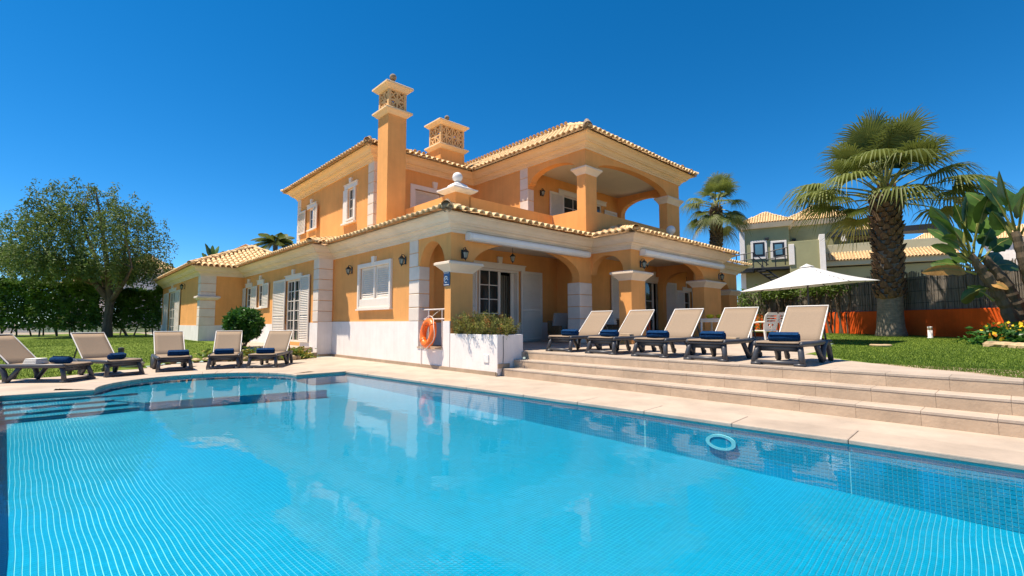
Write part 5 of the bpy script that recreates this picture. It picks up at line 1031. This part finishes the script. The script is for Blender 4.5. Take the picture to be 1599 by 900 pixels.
# neighbouring houses ------------------------------------------------
def frame(px, t):
    p = at(px, 506, t); v = Vector((p.x, p.y)).normalized(); return Vector((v.y, -v.x, 0)), Vector((v.x, v.y, 0))   # to the right, away
def prism_roof(t, c, U, A, u0, u1, a0, a1, z, rise, over=.5):
    """hip roof with tile rows, in a house's own frame"""
    rf = link('roof', None, None, t); u0 -= over; u1 += over; a0 -= over; a1 += over; w = min(u1-u0, a1-a0)/2; G = lambda u, a: Vector((c.x, c.y))+Vector((U.x, U.y))*u+Vector((A.x, A.y))*a; pt = rise/w
    if u1-u0 > a1-a0: r0, r1 = (u0+w, a0+w), (u1-w, a0+w)
    else: r0, r1 = (u0+w, a0+w), (u0+w, a1-w)
    q = [(u0, a0), (u1, a0), (u1, a1), (u0, a1)]
    pol = [[q[0], q[1], r1, r0], [q[1], q[2], r1], [q[2], q[3], r0, r1], [q[3], q[0], r0]] if u1-u0 > a1-a0 else [[q[0], q[1], r0], [q[1], q[2], r1, r0], [q[2], q[3], r1], [q[3], q[0], r0, r1]]
    for P in pol: W_ = [G(*x) for x in P]; roof_plane(rf, W_[0], W_[1], z, pt, [tuple(x) for x in W_])
    b = MB(); X = [G(*x) for x in q]; o_ = .22; Y = [G(u0+o_, a0+o_), G(u1-o_, a0+o_), G(u1-o_, a1-o_), G(u0+o_, a1-o_)]; b.add([(p.x, p.y, z-.04) for p in X]+[(p.x, p.y, z-.5) for p in Y], [(i, (i+1) % 4, 4+(i+1) % 4, 4+i) for i in range(4)]+[(3, 2, 1, 0), (4, 5, 6, 7)]); b.build('eave_cornice', M['cornice'], t); return rf
def hbox(b, c, U, A, u0, u1, a0, a1, z0, z1):
    vs = [(c.x+U.x*u+A.x*a, c.y+U.y*u+A.y*a, z) for z in (z0, z1) for a in (a0, a1) for u in (u0, u1)]; return b.add(vs, [(0, 1, 3, 2)[::-1], (4, 5, 7, 6), (0, 1, 5, 4), (2, 6, 7, 3), (0, 4, 6, 2), (1, 3, 7, 5)])
TN = 46; U, A = frame(1250, TN); c = at(1250, 506, TN); 
def on_front(x):
    q = at(x, 506, 10); s_ = (c.x*A.x+c.y*A.y)/(q.x*A.x+q.y*A.y); return s_, (q.x*s_-c.x)*U.x+(q.y*s_-c.y)*U.y
px = lambda x: on_front(x)[1]
zz = lambda y, x=1250: at(x, y, 10*on_front(x)[0]).z
t = thing('neighbour_house', 'sage green house with tiled roofs beyond the reed fence', 'house', (c.x, c.y, .3)); o0 = Vector((c.x, c.y, .3))
class HB(MB):
    def build(s, name, m, parent=None, loc=None, rz=None):
        s.v = [(x-o0.x, y-o0.y, z-o0.z) for x, y, z in s.v]; return MB.build(s, name, m, parent, loc, rz)
_MB = MB
def hb(name, m, *a, parent=None):
    b = HB(); hbox(b, c, U, A, *a); return bevel(b.build(name, m, parent or t), .02)
hb('wall', M['green_wall'], px(1165), px(1238), 0, 9, .2, zz(352, 1200)); hb('wall', M['green_wall'], px(1228), px(1345), 2.2, 9, .2, zz(343)); hb('wall', M['green_wall'], px(1238), px(1290), -2.2, 2.19, .2, zz(382)); hb('wall', M['green_wall'], px(1290), px(1500), -1.0, 5, .2, zz(416, 1380)); hb('parapet', M['sage_light'], px(1291), px(1500), .6, .9, zz(418, 1380), zz(376, 1380))
hb('corner_pillar', M['white_plaster'], px(1160), px(1168), -.12, .4, .2, zz(356)); hb('end_wall', M['white_plaster'], px(1284), px(1293), -2.4, 2.3, .2, zz(375)); hb('wall', M['green_wall'], px(1345), px(1420), 4.0, 9, .2, zz(366, 1380)); hb('fascia', M['sage_light'], px(1294), px(1500), -1.45, -1.02, zz(414, 1380), zz(405, 1380))
cc = Vector((c.x-o0.x, c.y-o0.y))
prism_roof(t, cc, U, A, px(1165), px(1236), 0, 9, zz(349, 1200)-.3, 1.5); prism_roof(t, cc, U, A, px(1232), px(1336), 2.2, 9, zz(340)-.3, 1.9); prism_roof(t, cc, U, A, px(1345), px(1420), 4, 9, zz(355, 1380)-.3, 1.4)
rf = link('roof', None, None, t); G = lambda u, a: cc+Vector((U.x, U.y))*u+Vector((A.x, A.y))*a
roof_plane(rf, G(px(1290), -1.6), G(px(1500), -1.6), zz(406, 1380)-.3, .42, [tuple(G(*q)) for q in ((px(1290), -1.6), (px(1500), -1.6), (px(1500), .6), (px(1290), .6))])
for x in (1190, 1221):
    w = hb('window', M['white_plaster'], px(x-13), px(x+13), -.08, .02, zz(405, x), zz(376, x)); hb('sash', M['dark_frame'], px(x-9), px(x+9), -.10, -.081, zz(401, x), zz(379, x), parent=w); hb('pane', M['glass_blue'], px(x-6), px(x+6), -.12, -.101, zz(398, x), zz(382, x), parent=w)
hb('louvre_door', M['white_plaster'], px(1237.2), px(1246), -2.3, -2.21, zz(417), zz(386))
for x in (1203, 1246, 1290): hb('wall_light', M['steel_dark'], px(x-3), px(x+3), -.2 if x < 1230 else 2.0, -.001 if x < 1230 else 2.19, zz(371.5), zz(367.5))
b = HB(); vs = []
for u, a, z in ((px(1300), 1.0, zz(369, 1300)), (px(1490), 1.0, zz(353, 1490)), (px(1490), 5, zz(349, 1490)), (px(1330), 6, zz(349, 1330))): vs += [(c.x+U.x*u+A.x*a, c.y+U.y*u+A.y*a, z), (c.x+U.x*u+A.x*a, c.y+U.y*u+A.y*a, z+.5)]
b.add(vs, [(0, 2, 4, 6), (1, 7, 5, 3), (0, 1, 3, 2), (2, 3, 5, 4), (4, 5, 7, 6), (6, 7, 1, 0)]); b.build('pergola', M['steel_dark'], t)
hb('pergola_post', M['steel_dark'], px(1419), px(1424), 1.2, 1.5, zz(380, 1420), zz(356, 1420)); hb('pergola_post', M['white_plaster'], px(1322), px(1330), 1.0, 1.4, zz(380), zz(370))
hb('chimney', M['green_wall'], px(1400), px(1412), 5, 6, zz(360, 1405), zz(337, 1405)); hb('chimney', M['white_plaster'], px(1401), px(1411), 5.05, 5.95, zz(336.9, 1405), zz(325, 1405)); hb('chimney_cap', M['white_plaster'], px(1399), px(1413), 4.9, 6.1, zz(324.9, 1405), zz(321, 1405))
# steel stair and landing
def rod(p, q, r=.05): b = HB(); b.tube([c+U*p[0]+A*p[1]+Vector((0, 0, p[2]-c.z)), c+U*q[0]+A*q[1]+Vector((0, 0, q[2]-c.z))], r, 6); return b
S0 = -1.3
for (x0, y0, x1, y1) in ((1143, 404, 1182, 397), (1143, 413, 1182, 407), (1182, 397, 1205, 416), (1182, 406, 1203, 424), (1202, 397, 1236, 389), (1202, 408, 1236, 401)): rod((px(x0), S0, zz(y0, x0)), (px(x1), S0, zz(y1, x1))).build('handrail', M['steel_dark'], t)
for x, y0, y1 in ((1156, 401, 418), (1168, 399, 420), (1182, 397, 421), (1202, 397, 418), (1216, 394, 420), (1231, 390, 416), (1196, 409, 420)): rod((px(x), S0, zz(y1, x)), (px(x), S0, zz(y0, x))).build('baluster', M['steel_dark'], t)
hb('landing', M['steel_dark'], px(1160), px(1238), -1.6, 0, zz(424, 1200), zz(420, 1200)); hb('landing', M['steel_dark'], px(1140), px(1182), -1.6, -.2, zz(428, 1160), zz(423.9, 1160))
for x0, y0, x1, y1 in ((1180, 420, 1222, 448), (1194, 418, 1234, 446)): rod((px(x0), S0, zz(y0, x0)), (px(x1), S0-.3, zz(y1, x1)), .09).build('stringer', M['steel_dark'], t)
for k in range(6): f = k/6; hb('stair_tread', M['steel_dark'], px(1182+40*f), px(1194+40*f), S0-.5, S0+.3, zz(422+27*f, 1200), zz(420.5+27*f, 1200))
# further roofs at the right and the white house behind the pepper tree
def small_house(label, px0, px1, py_e, t_, depth, rise, m, wall_only=False):
    U2, A2 = frame((px0+px1)/2, t_); c2 = at((px0+px1)/2, 506, t_); w = (px1-px0)/2*t_/740*.86; h = 1.15+(506-py_e)*t_/740; tt = thing('distant_house', label, 'house', (c2.x, c2.y, .3)); b = MB(); hbox(b, Vector((0, 0, 0)), U2, A2, -w, w, 0, depth, -.2, h-.6); b.build('wall', m, tt)
    rf = prism_roof(tt, Vector((0, 0)), U2, A2, -w, w, 0, depth, h-.3, rise)
    for k in (-.5, .4): b = MB(); hbox(b, Vector((0, 0, 0)), U2, A2, w*k, w*k+1.1, -.06, -.01, 1.0, 2.4); wd = b.build('window', M['white_plaster'], tt); b = MB(); hbox(b, Vector((0, 0, 0)), U2, A2, w*k+.12, w*k+.98, -.08, -.061, 1.12, 2.28); b.build('pane', M['glass'], wd)
    return tt
small_house('far house with an orange tiled roof right of the dark pergola', 1440, 1500, 377, 62, 8, 1.8, M['sage_light']); small_house('white house with a tiled roof half hidden by the pepper tree', 190, 262, 420, 56, 9, 1.9, M['white_plaster']); small_house('tiled roof of a white house at the right edge behind the broad leaves', 1560, 1660, 372, 58, 8, 2, M['white_plaster']); small_house('low house glimpsed through the crown of the pepper tree', 95, 160, 448, 60, 8, 1.8, M['white_plaster'])
# ================================================================== RIGHT GARDEN DETAILS
p = at(1453, 527.5, 14.6); t = thing('bollard_light', 'short white garden bollard light on the lawn before the orange wall', 'garden light', (p.x, p.y, h_right(p.x, p.y)-.01)); b = MB(); b.lathe([(.075, 0), (.075, .03), (.06, .04), (.058, .26)], n=14); smooth(b.build('post', M['white_stone'], t)); b = MB(); b.lathe([(.06, .262), (.06, .32)], n=14); b.build('lens', M['beige_cloth'], t); b = MB(); b.lathe([(.062, .321), (.064, .36), (.02, .37)], n=14); b.build('cap', M['white_stone'], t)
p = at(1375, 538, 11.6); t = thing('stepping_stone', 'flat pale stone set in the grass at the foot of the big palm', 'stone', (p.x, p.y, h_right(p.x, p.y))); b = MB(); b.lathe([(.30, -.03), (.32, .03), (.29, .045)], n=16, squash=.7); b.build('slab', M['stone'], t)
t = thing('flower_bed', 'flower bed with yellow blossoms and pale stones under the leaning tree at the right', 'flower bed', (0, 0, 0)); r = np.random.default_rng(33); P = []; Q = []
for k in range(26):
    q = at(r.uniform(1545, 1640), r.uniform(528, 536), r.uniform(11.0, 12.4)); z = h_right(q.x, q.y); n = 150; d = r.normal(size=(n, 3))*np.array([.22, .22, .15]); d[:, 2] = np.abs(d[:, 2])+.03; P.append(d+np.array([q.x, q.y, z])); Q.append(d[:9]*np.array([1, 1, 1.2])+np.array([q.x, q.y, z+.08]))
leaf_obj('foliage', np.concatenate(P), .15, M['shrub'], t, ratio=.5, seed=14); leaf_obj('blossoms', np.concatenate(Q), .085, M['yellow'], t, ratio=.9, seed=15); leaf_obj('orange_blossoms', np.concatenate(Q)[::3]+.04, .08, M['flower'], t, ratio=.9, seed=16)
for k in range(12):
    q = at(1552+8*k, 541+1.3*k, 10.9-.10*k); b = MB(); rock(b, (0, 0, 0), random.uniform(.12, .2), .5, 300+k); link('border_stone', b.mesh('stone'), M['stone'], t, (q.x, q.y, h_right(q.x, q.y)+.03), random.random()*6)
